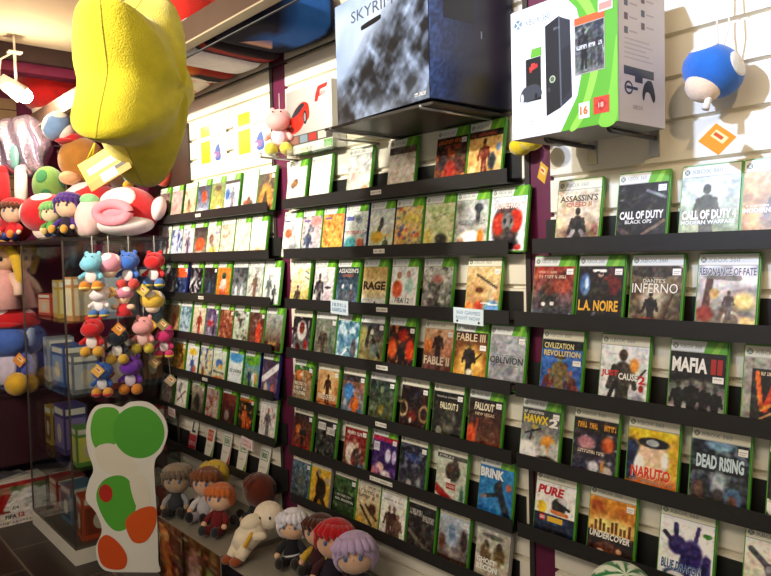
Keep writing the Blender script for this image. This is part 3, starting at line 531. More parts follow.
row(2, 6, [
 (-2.447, 'blue grey cover with hazy standing figure', [G('4c5c64','6c8494'), Fo(.5,.0,.85,'6c7470','a8b0ac'), Mo('8ca0ac',6,.58,.7), Mo('3c4448',7,.62,.7)], W(head='y')),
 (-2.319, 'yellow cover with black crouching figure', [G('c89c34','e8bc3c'), Eo(.55,.5,.3,.3,'3c3024',.4), Lo(.3,.85,.5,.6,.08,'34302a'), Lo(.4,.3,.25,.0,.1,'3a2c24'), Lo(.6,.3,.85,.05,.1,'44342a'), Eo(.85,.75,.14,.12,'b0a890',.6), Eo(.4,.9,.12,.1,'9c8c74',.6)], W(head='y', stick=False, shell='s')),
 (-2.161, 'dark green jungle cover with pale text lines', [G('3c5434','5c7c48'), Mo('2c3c24',6,.5,.8), Mo('9cb47c',8,.64,.7), Ro(0,.38,1,.62,'344a30')], W(head='y', titles=[('~',.08,.52,.8,.60,'c8ccb8'), ('~',.08,.42,.9,.50,'d8dcc8')])),
 (-2.021, 'cream cover with gun barrels and dark lettering', [G('c8a860','d8d0bc'), Lo(.2,.5,.7,.15,.05,'4c3c2c'), Lo(.4,.55,.9,.3,.05,'5c4634'), Eo(.7,.5,.2,.16,'6c4c38',.6), Eo(.2,.15,.2,.16,'e0b448',.7), Mo('8c7454',7,.62,.6)], W(head='y', stick=False, titles=[('~~',.06,.7,.92,.92,'4a443c')])),
 (-1.884, 'white cover with brown group of figures', [G('e0dcd0','e8e6de'), Fo(.35,-.05,.8,'6c5444','8c6c58'), Fo(.55,-.08,.85,'5c4840','94705c'), Fo(.72,-.1,.72,'7c6450','a07c64')], W(head='y', stick=False, titles=[('~',.1,.84,.8,.91,'8c847c')])),
 (-1.742, 'blackish cover with white lettering', [G('4c4640','2e2c2a'), Mo('6c6458',8,.56,.7), Lo(.1,.4,.8,.1,.06,'7c7468')], W(head='y', stick=False, titles=[('~',.06,.74,.5,.92,'e0dcd4'), ('~',.52,.66,.94,.84,'d0ccc4')])),
 (-1.594, 'pale blue helmet cover with dark lower half', [G('5c4c44','c4ccd8'), Eo(.45,.66,.26,.3,'aebccc',.4), Eo(.45,.7,.13,.2,'7c94b4',.5), Eo(.12,.45,.14,.2,'7c5c3c',.6), Eo(.85,.6,.14,.25,'54423c',.6), Ro(0,0,1,.2,'5a4438'), Eo(.5,.3,.3,.1,'a09890',.7)], W(head='y')),
 (-1.433, 'grey cover with two camouflaged soldiers', [G('b4ac98','c8c4b8'), Eo(.3,.55,.2,.24,'7c6844',.5), Eo(.7,.58,.2,.24,'86704a',.5), Eo(.3,.72,.1,.1,'5c4c38',.4), Eo(.7,.74,.1,.1,'5c4c38',.4), Mo('e8e0d0',7,.62,.6), Eo(.5,.9,.4,.06,'6c6c68',.7)], W(head='s', shell='s', stick=False, titles=[('GHOST',.05,.36,.62,.47,'f2f0ea',None,.05), ('RECON',.05,.23,.68,.34,'f2f0ea',None,.05)])),
])
# ---- left bay
row(1, 0, [
 (-3.693, 'shadowy brown', [G('a89084','8c7c78'), Mo('4c3c38',5,.5,.8)], W(stick=False)),
 (-3.539, 'pinkish pale', [G('c0a8a0','b8a8a4'), Eo(.4,.4,.3,.2,'c89890',.8)], W(shell='d', stick=False)),
 (-3.382, 'cream cover with tan figure', [G('d8c098','e0c8b0'), Mo('b07850',5,.55,.7), Eo(.4,.5,.14,.2,'7c6048',.6)], W(head='w', stick=False)),
 (-3.235, 'dark cover with orange red patch', [G('b8c0d0','4c4858'), Eo(.55,.65,.25,.22,'e0582c',.6), Eo(.45,.15,.4,.16,'e8e8ec',.6), Mo('5c84c0',6,.62,.7)], W(stick=False)),
 (-3.081, 'yellow green cover with white round patch', [G('c8c468','8c9c6c'), Eo(.55,.18,.3,.16,'e8f0f4',.5), Mo('e0b850',6,.55,.7), Eo(.5,.85,.3,.14,'7c6c54',.7)], W(stick=False)),
 (-2.952, 'white and blue cover with thin figure', [G('e8e4ec','d4d8e4'), Eo(.2,.6,.2,.2,'4c84c8',.6), Fo(.55,.1,.7,'8c90a0'), Ro(0,.9,1,1,'3c3440'), Eo(.75,.35,.12,.12,'e0a8b8',.7)], W(stick=False)),
 (-2.789, 'white cover with small brown group at the base', [G('d8d8d0','eceae6'), Eo(.3,.2,.2,.18,'a8643c',.6), Eo(.65,.2,.2,.16,'6c5c50',.6), Eo(.5,.3,.14,.16,'8c5438',.5), Eo(.5,.6,.4,.14,'d8e4ec',.8)], W(stick=False, head='w')),
 (-2.655, 'dark brown cover with golden arch', [G('a08050','4c443c'), Eo(.5,.25,.42,.55,'d89838',.4), Eo(.5,.12,.2,.4,'6c5434',.4), Lo(.5,.0,.5,.5,.04,'3c3430'), Mo('f0c060',6,.64,.6)], W(head='w')),
])
row(1, 1, [
 (-3.699, 'white cover with two dark red figures', [G('d8d0cc','d4c8c4'), Fo(.3,.0,.8,'6c3838'), Fo(.7,.0,.8,'5c3434')], W(stick=False, head='w')),
 (-3.557, 'blue and white cover with red specks', [G('d4d8e4','c0c8dc'), Mo('3c4c94',6,.52,.85), Mo('c04c44',7,.66,.7)], W(stick=False)),
 (-3.416, 'lilac grey cover with dark dancing figure', [G('c8c4d0','c0b8c4'), Fo(.5,.0,.9,'6c5c70'), Mo('e4d8dc',5,.6,.6)], W(stick=False)),
 (-3.276, 'dark cover with bright orange ball', [G('c8a894','4c4044'), Eo(.5,.45,.4,.24,'e8602c',.4), Eo(.5,.12,.4,.14,'d8c8bc',.6)], W(stick=False)),
 (-3.129, 'cream cover with yellow and blue patches', [G('d8d4b8','d8ccc0'), Eo(.5,.25,.3,.2,'e0c860',.6), Eo(.35,.6,.2,.2,'a06c54',.6), Mo('6c88b8',6,.62,.7)], W(stick=False)),
 (-3.01, 'pale cream speckled', [G('e4dcc8','e0d4c0'), Mo('b08c74',6,.55,.7), Mo('e8c8b0',5,.6,.6)], W(stick=False, head='w')),
 (-2.868, 'very pale yellow cover with faint lines', [G('ece8d4','e8e8d0'), Lo(.2,.2,.8,.7,.04,'c8c0a4'), Lo(.3,.8,.7,.3,.03,'d0c8ac'), Mo('d8d0b0',6,.6,.5)], W(stick=False)),
 (-2.729, 'white cover with orange mound at the base', [G('ecd8bc','f0f0e4'), Eo(.5,.05,.42,.22,'e8a060',.6), Lo(.2,.5,.8,.6,.03,'d0ccb8'), Lo(.3,.75,.7,.72,.03,'d8d4c0')], W(stick=False)),
])
row(1, 2, [
 (-3.827, 'pale green edged', [G('c0b8b0','b8b0b0'), Mo('8c847c',5,.5,.6)], W(stick=False)),
 (-3.645, 'black and white swirl', [G('8c8088','4c4450'), Mo('e0d4dc',5,.48,.85)], W(stick=False)),
 (-3.518, 'dark blue cover with orange top', [G('4c5c84','3c4c74'), Ro(0,.68,1,1,'e0642c'), Mo('a8b4cc',6,.58,.7), Eo(.3,.4,.14,.2,'2c2c3c',.5)], W(shell='b')),
 (-3.346, 'black cover with white curling lines', [G('2e2c34','34323a'), Mo('d8d8dc',6,.56,.9), Eo(.4,.7,.25,.2,'b0b0b8',.8,.6)], W(stick=False)),
 (-3.183, 'plain dark slate', [G('3c4450','34343c'), Eo(.5,.4,.14,.3,'4c6c88',.8,.7)], W(stick=True)),
 (-3.06, 'orange cover with white armoured figure', [G('d88830','e09838'), Fo(.5,-.05,.9,'e0ccc0','d8b8a0'), Eo(.5,.2,.3,.2,'c84c28',.8,.7), Eo(.5,.75,.2,.12,'3c5c54',.6)], W(stick=False)),
 (-2.908, 'grey city cover with pale legs', [G('a8b0b4','6c7074'), Mo('4c4c50',6,.52,.8), Eo(.3,.25,.12,.3,'dce0e4',.6), Eo(.7,.25,.12,.3,'d0d4d8',.6)], W(head='w', stick=False)),
 (-2.767, 'pale cover with central brown figure', [G('d4d0c8','c8ccc8'), Fo(.5,.1,.75,'8c6c5c','a8846c'), Mo('7c8484',6,.56,.7)], W(head='w', stick=False)),
 (-2.634, 'white cover with grey silhouettes', [G('d8dcd8','e4e8e4'), Fo(.35,.05,.75,'7c8484'), Fo(.7,-.05,.6,'5c6464'), Mo('a8b0ac',6,.6,.6)], W(stick=False)),
])
row(1, 3, [
 (-3.763, 'black and grey', [G('4c4444','3c3838'), Mo('8c8880',5,.55,.7)], W(stick=False)),
 (-3.618, 'tan cover with orange figure', [G('b08c5c','c0a078'), Fo(.5,.1,.8,'a85c30','d8a878')], W(stick=False, head='w')),
 (-3.487, 'pale blue cover with splashes', [G('b8ccd4','98b4c4'), Mo('5c7c8c',5,.52,.8), Mo('e4ecf0',6,.6,.7)], W(stick=False, head='w')),
 (-3.323, 'cream cover with red figure', [G('c8b89c','d4ccb4'), Fo(.55,.0,.9,'b0483c'), Mo('e4dcc8',5,.6,.6)], W(stick=False)),
 (-3.195, 'violet and red', [G('8c8098','5c4c74'), Eo(.4,.55,.3,.14,'b83c4c',.6), Mo('d0c4d0',6,.6,.7), Eo(.7,.35,.1,.2,'3c3448',.5)], W()),
 (-3.049, 'red brown crowd', [G('a85840','94503c'), Mo('e0b088',6,.55,.8), Mo('5c302c',6,.6,.8)], W()),
 (-2.903, 'white cover with green black fighters', [G('b8c0a8','d0d8d0'), Mo('4c4c44',6,.52,.85), Mo('b05c54',6,.68,.7)], W(stick=False)),
 (-2.772, 'dark red cover with orange column', [G('8c5848','6c4840'), Eo(.65,.4,.2,.45,'e0502c',.6), Mo('c8ac94',6,.6,.7)], W()),
 (-2.63, 'grey cover with brown base', [G('6c4c38','b0b8b4'), Eo(.5,.75,.12,.2,'7c8484',.6), Ro(0,0,1,.25,'5c4030'), Eo(.5,.2,.35,.06,'b08850',.7)], W(stick=False)),
])
row(1, 4, [
 (-3.705, 'faded red and cream', [G('c0a088','c8b4a4'), Eo(.5,.6,.3,.3,'b05c50',.7), Mo('7c6450',5,.58,.7)], W(stick=False, head='w')),
 (-3.576, 'golden brown', [G('b8883c','c8a048'), Mo('6c4c28',6,.55,.8), Eo(.5,.5,.25,.3,'e0b860',.7,.7)], W(head='w')),
 (-3.42, 'white cover with blue runner and yellow sun', [G('dce0e0','e4e8e0'), Eo(.5,.8,.4,.14,'e8c43c',.6), Fo(.5,.0,.7,'4c6cb0'), Eo(.7,.25,.2,.14,'c86c54',.7)], W(stick=False, shell='d')),
 (-3.27, 'cream cover with blue and yellow crowd', [G('d4cca8','c8ccc4'), Mo('4c5c9c',6,.56,.85), Mo('e0b840',6,.6,.8), Eo(.3,.25,.14,.2,'8c5c48',.6)], W(stick=False, shell='d')),
 (-3.133, 'pale cover with blue fan and orange floor', [G('d0cca8','d8e0d8'), Eo(.5,.6,.3,.16,'4c7cc0',.5), Eo(.6,.5,.2,.1,'e0b440',.6), Eo(.5,.12,.5,.12,'e08848',.6), Lo(.1,.35,.9,.32,.04,'4c4c50')], W(stick=False)),
 (-2.974, 'sky blue and white cover with dark squiggle', [G('e0ecf0','d8e8f0'), Eo(.5,.9,.6,.2,'58a8e0',.6), Eo(.5,.0,.6,.14,'3c94d8',.5)], W(stick=False, titles=[('~',.1,.42,.9,.56,'5c5c60')])),
 (-2.824, 'bright green and blue cover with standing people', [G('8cb04c','6ca8d8'), Eo(.5,.9,.6,.2,'78b838',.6), Fo(.35,.05,.6,'3c4c74','c89878'), Fo(.65,.05,.6,'e0e0e4','c89878'), Eo(.8,.4,.1,.2,'d8a83c',.6)], W(shell='b', stick=False, titles=[('~',.08,.86,.5,.94,'34486c')])),
 (-2.671, 'purple cover with white diagonal banner', [G('8c6c90','5c5064'), Lo(.1,.45,.95,.85,.13,'e4e0e4'), Eo(.3,.2,.14,.2,'d8c8b0',.6), Eo(.7,.2,.14,.2,'d07c6c',.6), Eo(.5,.25,.1,.2,'5c84b8',.6)], W(shell='b', stick=False)),
])
row(1, 5, [
 (-3.736, 'pink and grey', [G('b08c84','8c6c68'), Mo('e0c8c0',5,.55,.8), Mo('4c3434',5,.62,.8)], W(stick=False)),
 (-3.571, 'white cover with thin slanted sword', [G('e0d8cc','e4e0d8'), Lo(.2,.3,.85,.7,.04,'8c2c28'), Lo(.3,.7,.7,.35,.03,'4c4440')], W(stick=False, head='w')),
 (-3.378, 'brown grey cover with dark shape', [G('5c5448','c0b4a0'), Eo(.45,.4,.3,.4,'4c443c',.6), Mo('7c7464',5,.58,.7)], W(shell='d')),
 (-3.219, 'red cream cover with busy crowd', [G('c8b4a4','b8a49c'), Mo('b0443c',6,.55,.85), Mo('4c4444',6,.62,.8)], W(stick=False)),
 (-3.053, 'dark red cover with grey mask', [G('4c3430','7c3430'), Ro(0,.8,1,1,'8c3c34'), Eo(.4,.35,.2,.2,'9c8c84',.6), Mo('a86c58',6,.62,.6)], W(stick=False)),
 (-2.889, 'black cover with orange fire figures', [G('4c3428','302824'), Fo(.4,.0,.8,'d86c2c','e8a050'), Eo(.7,.3,.2,.25,'c84c20',.7), Mo('f0b058',6,.64,.8), Ro(0,.9,1,1,'c87c34')], W()),
 (-2.701, 'white cover with red grey armoured figure', [G('dcd4cc','e4e2dc'), Fo(.5,.05,.85,'7c7478','b0443c'), Mo('a84c44',6,.68,.7)], W(stick=False, head='w')),
])
# prepaid cards on the lowest shelf of the left bay
def card(x, look, number, red=None, band='7c9c3c', n=1):
    t = thing('prepaid_card', look, 'prepaid card', (x+.0425, .03, shelf_z(6)-.0355), (-math.radians(12), 0, 0), 'prepaid cards on the lowest shelf of the left bay')
    w, h = .085, .175
    MB().box((-w/2, -.0006, 0), (w/2, .0006, h)).build('card_board', plain('d8d4c6', .5), t)
    m = MB(); y = -.0012
    m.rect(-w/2+.001, .001, w/2-.001, h-.001, y, 'ece8dc')
    if red == 'all':
        m.rect(-w/2+.001, .001, w/2-.001, .09, y-.0003, 'c8344c'); m.rect(-.02, .1, -.005, .155, y-.0003, '3a3a3a'); m.rect(-.005, .1, .02, .112, y-.0003, '3a3a3a')
        scrib(m, -.03, .03, .03, .06, y-.0005, 'f0e4e4', random.Random(5))
    else:
        m.flat([(w/2-.03, .001), (w/2-.001, .001), (w/2-.001, h-.03), (w/2-.008, .06)], y-.0003, band)
        if number:
            m.rect(-.032, .098, .026, .142, y-.0003, '3c5a34'); m.rect(-.029, .101, .023, .139, y-.0004, 'dfe8d4')
            m.text(number, -.024, .107, .018, .133, y-.0006, '3a5c30', bold=.03)
        else:
            m.rect(-.032, .09, .022, .145, y-.0003, 'd8542c'); scrib(m, -.028, .098, .018, .138, y-.0005, 'f4e0d0', random.Random(6), 2)
        scrib(m, -.03, .06, .015, .072, y-.0005, 'b0ac9c', random.Random(int(x*-100)))
    m.build('printed_face', PRINT, t)
card(-3.453, 'red prepaid card with black shape, leftmost card on lowest shelf of left bay', None, 'all')
card(-3.263, 'white prepaid card with orange box, second card on lowest shelf', None, None)
card(-3.093, 'white prepaid card reading 500 with red edge, lowest shelf of left bay', '500', None, 'c84c34')
card(-2.935, 'white prepaid card reading 2100, lowest shelf of left bay', '2100')
card(-2.745, 'white prepaid card reading 800, rightmost on lowest shelf of left bay', '800')


# ------------------------------------------------------------------ display shelves
def display_shelf(bay, lvl, x0, x1, labels=(), signs=()):
    S = shelf_z(lvl); k = lvl if bay < 3 else lvl-1
    rn = ROWN[k] if not (bay == 3 and k == 4) else 'lowest shelf'
    t = thing('display_shelf', 'long black ledge holding games, %s of the %s' % (rn, BAYN[bay]), 'shelf', ((x0+x1)/2, 0, S-.04), group='black display ledges on the slatted wall')
    h = (x1-x0)/2
    lip = MB().box((-h, 0, 0), (h, .003, .04)).build('front_lip', BLACK, t)
    MB().box((-h, .003, 0), (h, .0675, .003)).build('ledge', BLACK, t)
    MB().box((-h, .0635, .003), (h, .0675, .092)).build('back_plate', BLACK, t)
    for (x, w) in labels:
        m = MB(); X = x-(x0+x1)/2
        m.box((X-w/2, -.0012, .012), (X+w/2, -.0002, .027), 'e8e6da')
        scrib(m, X-w/2+.004, .015, X+w/2-.004, .024, -.0015, '7c7a74', random.Random(int(abs(x)*1000)))
        m.build('shelf_label', CARD, lip)
    for (x, z, w, hh, rot, col, tc, lines, txt) in signs:
        m = MB(); M = Matrix.Translation((x-(x0+x1)/2, -.002, z-(S-.04))) @ Matrix.Rotation(rot, 4, 'Y')
        m.box((-w/2, -.0006, -hh/2), (w/2, .0006, hh/2), col, M)
        if txt:
            for i, s in enumerate(txt):
                zc = hh*(.22-.34*i)
                m.text(s, -w*.40, zc-hh*.11, w*.40, zc+hh*.11, -.0012, tc, M, bold=.0)
            for sx in (-1, 1): m.disc(sx*w*.36, -hh*.34, .004, .004, -.0013, '2a2a30', M)
        else:
            mm = MB(); scrib(mm, -w*.4, -hh*.35, w*.4, hh*.35, -.0012, tc, random.Random(3), lines)
            for f in mm.F: m.add([mm.V[i] for i in f], [tuple(range(len(f)))], tc, False, M)
        m.build('paper_sign', CARD, lip)
L1 = {0: [(-3.168, .055)], 2: [(-3.169, .055)], 4: [(-3.158, .055)]}
S1 = {5: [(-3.558, .690, .085, .045, .05, 'efdcd8', 'c46a72', 2, None), (-2.762, .672, .095, .05, .08, 'f3dfdc', 'c46a72', 2, None)]}
L2 = {0: [(-1.829, .055)], 1: [(-1.82, .058)], 2: [(-1.812, .058)], 3: [(-1.819, .06)], 4: [(-1.832, .058)], 5: [(-1.839, .12)]}
S2 = {2: [(-2.05, 1.313, .105, .052, .04, 'd6e6ee', '6a8fb8', 2, None), (-1.415, 1.312, .120, .048, .03, 'd9eaf4', '5c86b4', 2, ('360 GAMES', 'RIGHT NOW'))]}
for l in range(7): display_shelf(1, l, -3.86, -2.535, L1.get(l, ()), S1.get(l, ()))
for l in range(7): display_shelf(2, l, -2.42, -1.262 if l < 6 else -1.29, L2.get(l, ()), S2.get(l, ()))
for l in range(1, 6): display_shelf(3, l, -1.178 if l == 1 else -1.243, 1.0)

# ------------------------------------------------------------------ posters, boxes and their supports
def poster(x0, x1, z0, z1, label):
    t = thing('voucher_poster', label, 'poster', ((x0+x1)/2, .0669, z0), group='yellow and white posters on the left bay')
    w = x1-x0; h = z1-z0; m = MB()
    m.box((-w/2, -.001, 0), (w/2, .001, h), 'f3ecd0'); y = -.0014
    m.rect(-w*.36, h*.08, -w*.04, h*.90, y, 'ecd81c'); m.rect(-w*.36, h*.56, w*.05, h*.66, y-.0002, 'f3ecd0')
    scrib(m, -w*.34, h*.57, w*.32, h*.68, y-.0004, 'd8d4b4', random.Random(2))
    # a loose blue and violet paint shape
    m.flat(smooth_loop([(w*.14, h*.10), (w*.30, h*.10), (w*.30, h*.28), (w*.24, h*.44), (w*.12, h*.30)]), y-.0003, '4668b4')
    m.flat(smooth_loop([(w*.06, h*.18), (w*.24, h*.14), (w*.26, h*.26), (w*.10, h*.28)]), y-.0005, '8a6aa8')
    m.disc(w*.1, h*.2, w*.06, h*.04, y-.0006, 'e8e0e4')
    m.build('poster_sheet', PRINT, t)
poster(-3.285, -2.985, 1.955, 2.175, 'yellow and white poster on the slatted wall, the left one of two')
poster(-2.915, -2.585, 1.955, 2.175, 'yellow and white poster on the slatted wall, the right one beside the purple gap')

# overhead storage shelf with its brown front rail and the folded clothes lying on it
t = thing('overhead_shelf', 'brown overhead shelf of rods running along the top of the wall', 'shelf', (-3.3, 0, 2.30))
MB().box((-1.85, -.335, .018), (1.52, -.30, .115)).build('front_rail', material('brown_metal_rail', '5a463a', .4, metal=.3, var=.05), t)
MB().box((-1.85, -.345, .016), (1.52, -.30, .022)).build('rail_edge', plain('a8987c', .4), t)
for yy in (-.285, .056): MB().tube([(-1.85, yy, .002), (1.5, yy, .002)], .004).build('support_rod', BLACK, t)
for x in (-1.8,): MB().box((x-.008, -.30, -.006), (x+.008, .064, .0005)).build('arm', STEEL, t)
def garment(x0, x1, label, stripes, yw=.055, z=2.306, h=.16):
    # folded cloth: a soft flattened bundle, its colours in bands
    t = thing('folded_garment', label, 'clothing', ((x0+x1)/2, -.118, z), group='folded clothes on the overhead shelf')
    w = (x1-x0)/2+.004; m = MB()
    def fn(v, d):
        return Vector((v.x*(1+.05*math.sin(9*v.y)), v.y, v.z*(1+.06*math.sin(14*v.x+6*v.y))))
    m.ell((0, 0, h/2), (w, .175, h/2), n=56, m=24, pw=.32, fn=fn)
    zs = min(v.z for v in m.V)
    m.V = [Vector((v.x, v.y, v.z-zs+.0005)) for v in m.V]
    for i, v in enumerate(m.V): m.C[i] = lin(stripes(v.x/w, v.y/.165, v.z/h))
    m.build('folded_cloth', CLOTHA, t)
    return t
garment(-3.55, -3.02, 'white and red striped folded garment, leftmost on overhead shelf', lambda x, y, z: ('d84a44' if (int((x*.8+y*.6+3)*5) % 3 == 0 or z > .8) else 'efe6da'))
garment(-3.01, -2.83, 'black folded garment with white band and orange flames on overhead shelf', lambda x, y, z: ('eeeae4' if x < -.45 else ('e0782c' if (x > .0 and abs(y+.3) < .25) else ('8c2c24' if x > .55 else '1c1a1e'))))
garment(-2.82, -2.60, 'plain white folded garment on overhead shelf beside dark bundles', lambda x, y, z: 'e6e2ea')
garment(-2.59, -2.46, 'dark red and navy folded garment on overhead shelf', lambda x, y, z: ('1c2038' if x < -.3 else ('a03430' if abs(x) < .45 else '241c24')))
garment(-2.45, -2.08, 'navy folded garment with bright blue patch, rightmost on overhead shelf', lambda x, y, z: ('2c64b8' if (x > .0 and abs(y-.25) < .5) else ('d8a890' if (abs(x+.45) < .12 and abs(y) < .35) else '171a30')))
# red toy on top of the overhead shelf
t = thing('soft_cushion', 'bright red soft cushion lying on top of the brown overhead shelf', 'cushion', (-2.90, -.17, 2.463))
m = MB(); m.ell((0, 0, .11), (.17, .14, .115), n=28, m=16, pw=.8); m.build('cushion_cover', plush('d42c20'), t)

# boxed set with mountain picture
def rotbox(x, y, z, a): return Matrix.Translation((x, y, z)) @ Matrix.Rotation(a, 4, 'Z')
t = thing('boxed_game_set', 'big blue grey boxed set with snowy mountain picture above the middle bay', 'box', (-1.306, -.251, 1.905), (0, 0, -.079))
bw, bd, bh = .444, .312, .36
MB().box((-bw, 0, 0), (0, bd, bh), '1c2438').build('carton', plain('161c30', .3), t)
rs = np.random.RandomState(11)
def mountain(nx, ny):
    U, W = np.meshgrid(np.linspace(0, 1, nx), np.linspace(0, 1, ny))
    def fbm(x, y, f0, oc=5):
        s = 0; a = 1
        for o in range(oc):
            n = int(f0*2**o)+3; g = rs.rand(n+2, n+2); X = np.clip(x, 0, 1)*(n-1); Y = np.clip(y, 0, 1)*(n-1)
            i = X.astype(int); j = Y.astype(int); fx = X-i; fy = Y-j
            s = s+a*((g[j, i]*(1-fx)+g[j, i+1]*fx)*(1-fy)+(g[j+1, i]*(1-fx)+g[j+1, i+1]*fx)*fy-.5); a *= .55
        return s
    n1 = fbm(U, W, 3, 3)
    # slanted strata: noise stretched along the falling ridge lines
    p1 = (U*.55+W*.45); p2 = (W-U*1.1+1.1)/2.1
    n2 = fbm(p1, p2*.5, 13, 4); n3 = fbm(p1*.5, p2, 30, 3)
    ridge = .22+.62*np.clip(U*1.05, 0, 1)+.12*n1+.08*n2
    sky = np.clip((W-ridge)*5, 0, 1)
    rock = np.clip(.40+.75*n2+.45*n3, .10, .95)
    fog = np.clip(.75-W*2.6+.6*n1-.3*U, 0, 1)
    rc = np.stack([rock*.72, rock*.82, rock*1.0], -1)
    sc = np.stack([.66+.18*n1, .74+.16*n1, .88+.12*n1], -1)
    A = rc*(1-sky[..., None])+sc*sky[..., None]
    A = A*(1-.6*fog[..., None])+np.array([.62, .66, .74])*.6*fog[..., None]
    A = np.clip(A, .02, 1)
    return np.where(A <= .04045, A/12.92, ((A+.055)/1.055)**2.4)
m = MB(); m.grid(-bw+.001, .001, -.001, bh-.001, -.0006, mountain(130, 105))
m.text('SKYRIM', -.355, .285, -.150, .318, -.0012, '4c5468', bold=.0)
m.flat(smooth_loop([(-.295, .252), (-.215, .258), (-.205, .266), (-.215, .272), (-.295, .266), (-.303, .258)]), -.0014, '14161c')
m.rect(-.062, .012, -.016, .022, -.0012, '2c3448'); scrib(m, -.061, .010, -.014, .024, -.0016, 'f0f2f6', random.Random(4))
m.build('printed_front', PRINT, t)
m = MB(); M2 = Matrix.Rotation(PI/2, 4, 'Z')
def side_art(nx, ny):
    U, W = np.meshgrid(np.linspace(0, 1, nx), np.linspace(0, 1, ny))
    g = np.clip(1-U*1.5, 0, 1)[..., None]; n = rs.rand(ny, nx)[..., None]*.1
    A = np.array([.07, .09, .20])*(1-g)+np.array([.26, .38, .66])*g*(.45+.9*n*5*g)*1.4+np.array([.07, .09, .20])*g*.3
    A = np.clip(A, .02, 1); return np.where(A <= .04045, A/12.92, ((A+.055)/1.055)**2.4)
m.grid(.001, .001, bd-.001, bh-.001, -.0006, side_art(40, 44), M2)
m.rect(.05, .215, .16, .32, -.0010, '141a2c', M2); m.rect(.185, .18, .190, .20, -.001, '8c9cbc', M2)
m.build('printed_side', PRINT, t)
# console box
t = thing('console_box', 'white and green games console box on brackets above the right bay', 'box', (-.806, -.185, 1.773), (0, 0, -.044))
bw, bd, bh = .296, .182, .306; bh0 = .335
MB().box((-bw, 0, 0), (0, bd, bh)).build('carton', plain('9c9690', .5), t)
m = MB(); y = -.0006
m.rect(-bw+.0005, .0005, -.0005, bh0-.0005, y, 'e9edf0')
m.flat([(-.150, .0005), (-.0005, .0005), (-.0005, bh0-.0005), (-.140, bh0-.0005), (-.104, .29), (-.088, .22), (-.088, .15), (-.104, .08)], y-.0004, '5fae2c')
m.flat(smooth_loop([(-.125, .002), (-.09, .06), (-.066, .15), (-.07, .25), (-.115, bh0-.004), (-.09, bh0-.004), (-.05, .25), (-.045, .15), (-.075, .05), (-.105, .002)]), y-.0006, '93cf4c')
m.flat(smooth_loop([(-.05, .002), (-.022, .08), (-.004, .2), (-.002, .1), (-.006, .002)]), y-.0006, '7cc43a')
# sphere emblem and name
m.disc(-.272, .298, .013, .013, y-.0006, '8fa4b0'); m.disc(-.274, .300, .010, .010, y-.0008, '5c7c90')
for s in (-1, 1): m.flat([(-.272-.010*s, .289), (-.272-.008*s, .287), (-.272+.010*s, .307), (-.272+.008*s, .309)], y-.001, 'f4f6f8')
m.text('XBOX 360', -.252, .288, -.178, .305, y-.0006, '6c7c88', bold=.0)
# dark console, standing
m.flat([(-.192, .272), (-.154, .286), (-.150, .060), (-.190, .046)], y-.0008, '1d1e22')
m.flat([(-.154, .286), (-.122, .268), (-.118, .080), (-.150, .060)], y-.0008, '2f3138')
m.flat([(-.154, .286), (-.150, .286), (-.146, .062), (-.150, .060)], y-.001, '5c6068')
m.flat([(-.146, .20), (-.124, .21), (-.122, .10), (-.146, .075)], y-.001, '222429')
m.disc(-.172, .135, .0085, .009, y-.001, 'b8c8a4'); m.disc(-.172, .135, .006, .0065, y-.0012, '5c6a50')
m.rect(-.186, .105, -.178, .116, y-.001, '3c3e44'); m.text('XBOX 360', -.168, .255, -.150, .262, y-.001, '8c9098', bold=0)
# little game cases in print
m.rect(-.275, .07, -.203, .225, y-.0006, 'dfe4e2'); m.flat([(-.236, .203), (-.203, .203), (-.203, .225), (-.232, .225)], y-.0008, '64aa34')
m.rect(-.271, .074, -.236, .200, y-.0008, 'c4c8cc'); m.rect(-.250, .092, -.205, .202, y-.0009, '17181b')
m.flat([(-.238, .168), (-.214, .176), (-.216, .186), (-.240, .180)], y-.0012, 'c8302c'); m.text('F', -.238, .166, -.222, .188, y-.0014, 'e04038', bold=.05, shear=.3)
m.flat(smooth_loop([(-.268, .110), (-.255, .130), (-.222, .134), (-.206, .120), (-.208, .100), (-.262, .094)]), y-.0011, '3c4048'); m.disc(-.262, .104, .005, .012, y-.0013, 'c8ccd4'); m.disc(-.220, .104, .004, .007, y-.0013, '0e0e10')
m.rect(-.11, .128, -.032, .262, y-.0012, 'b0a89c'); m.rect(-.11, .248, -.032, .265, y-.0014, 'd8602c')
A = raster([G('7c8078', '4c5058'), Mo('b8bcb4', 6, .55, .7), Fo(.3, .1, .85, '34363a'), Fo(.62, .1, .75, '5c5c5a'), Fo(.85, .1, .7, '44464a')], 26, 38, 77)
m.grid(-.108, .130, -.034, .246, y-.0014, A); scrib(m, -.104, .185, -.04, .200, y-.0018, 'e8e8e4', random.Random(12))
m.rect(-.048, .262, -.012, .290, y-.0016, 'f0e8e0'); m.rect(-.046, .266, -.014, .282, y-.0018, 'e09080')
m.text('250GB', -.100, .312, -.040, .332, y-.0012, 'dff0cc', bold=.03)
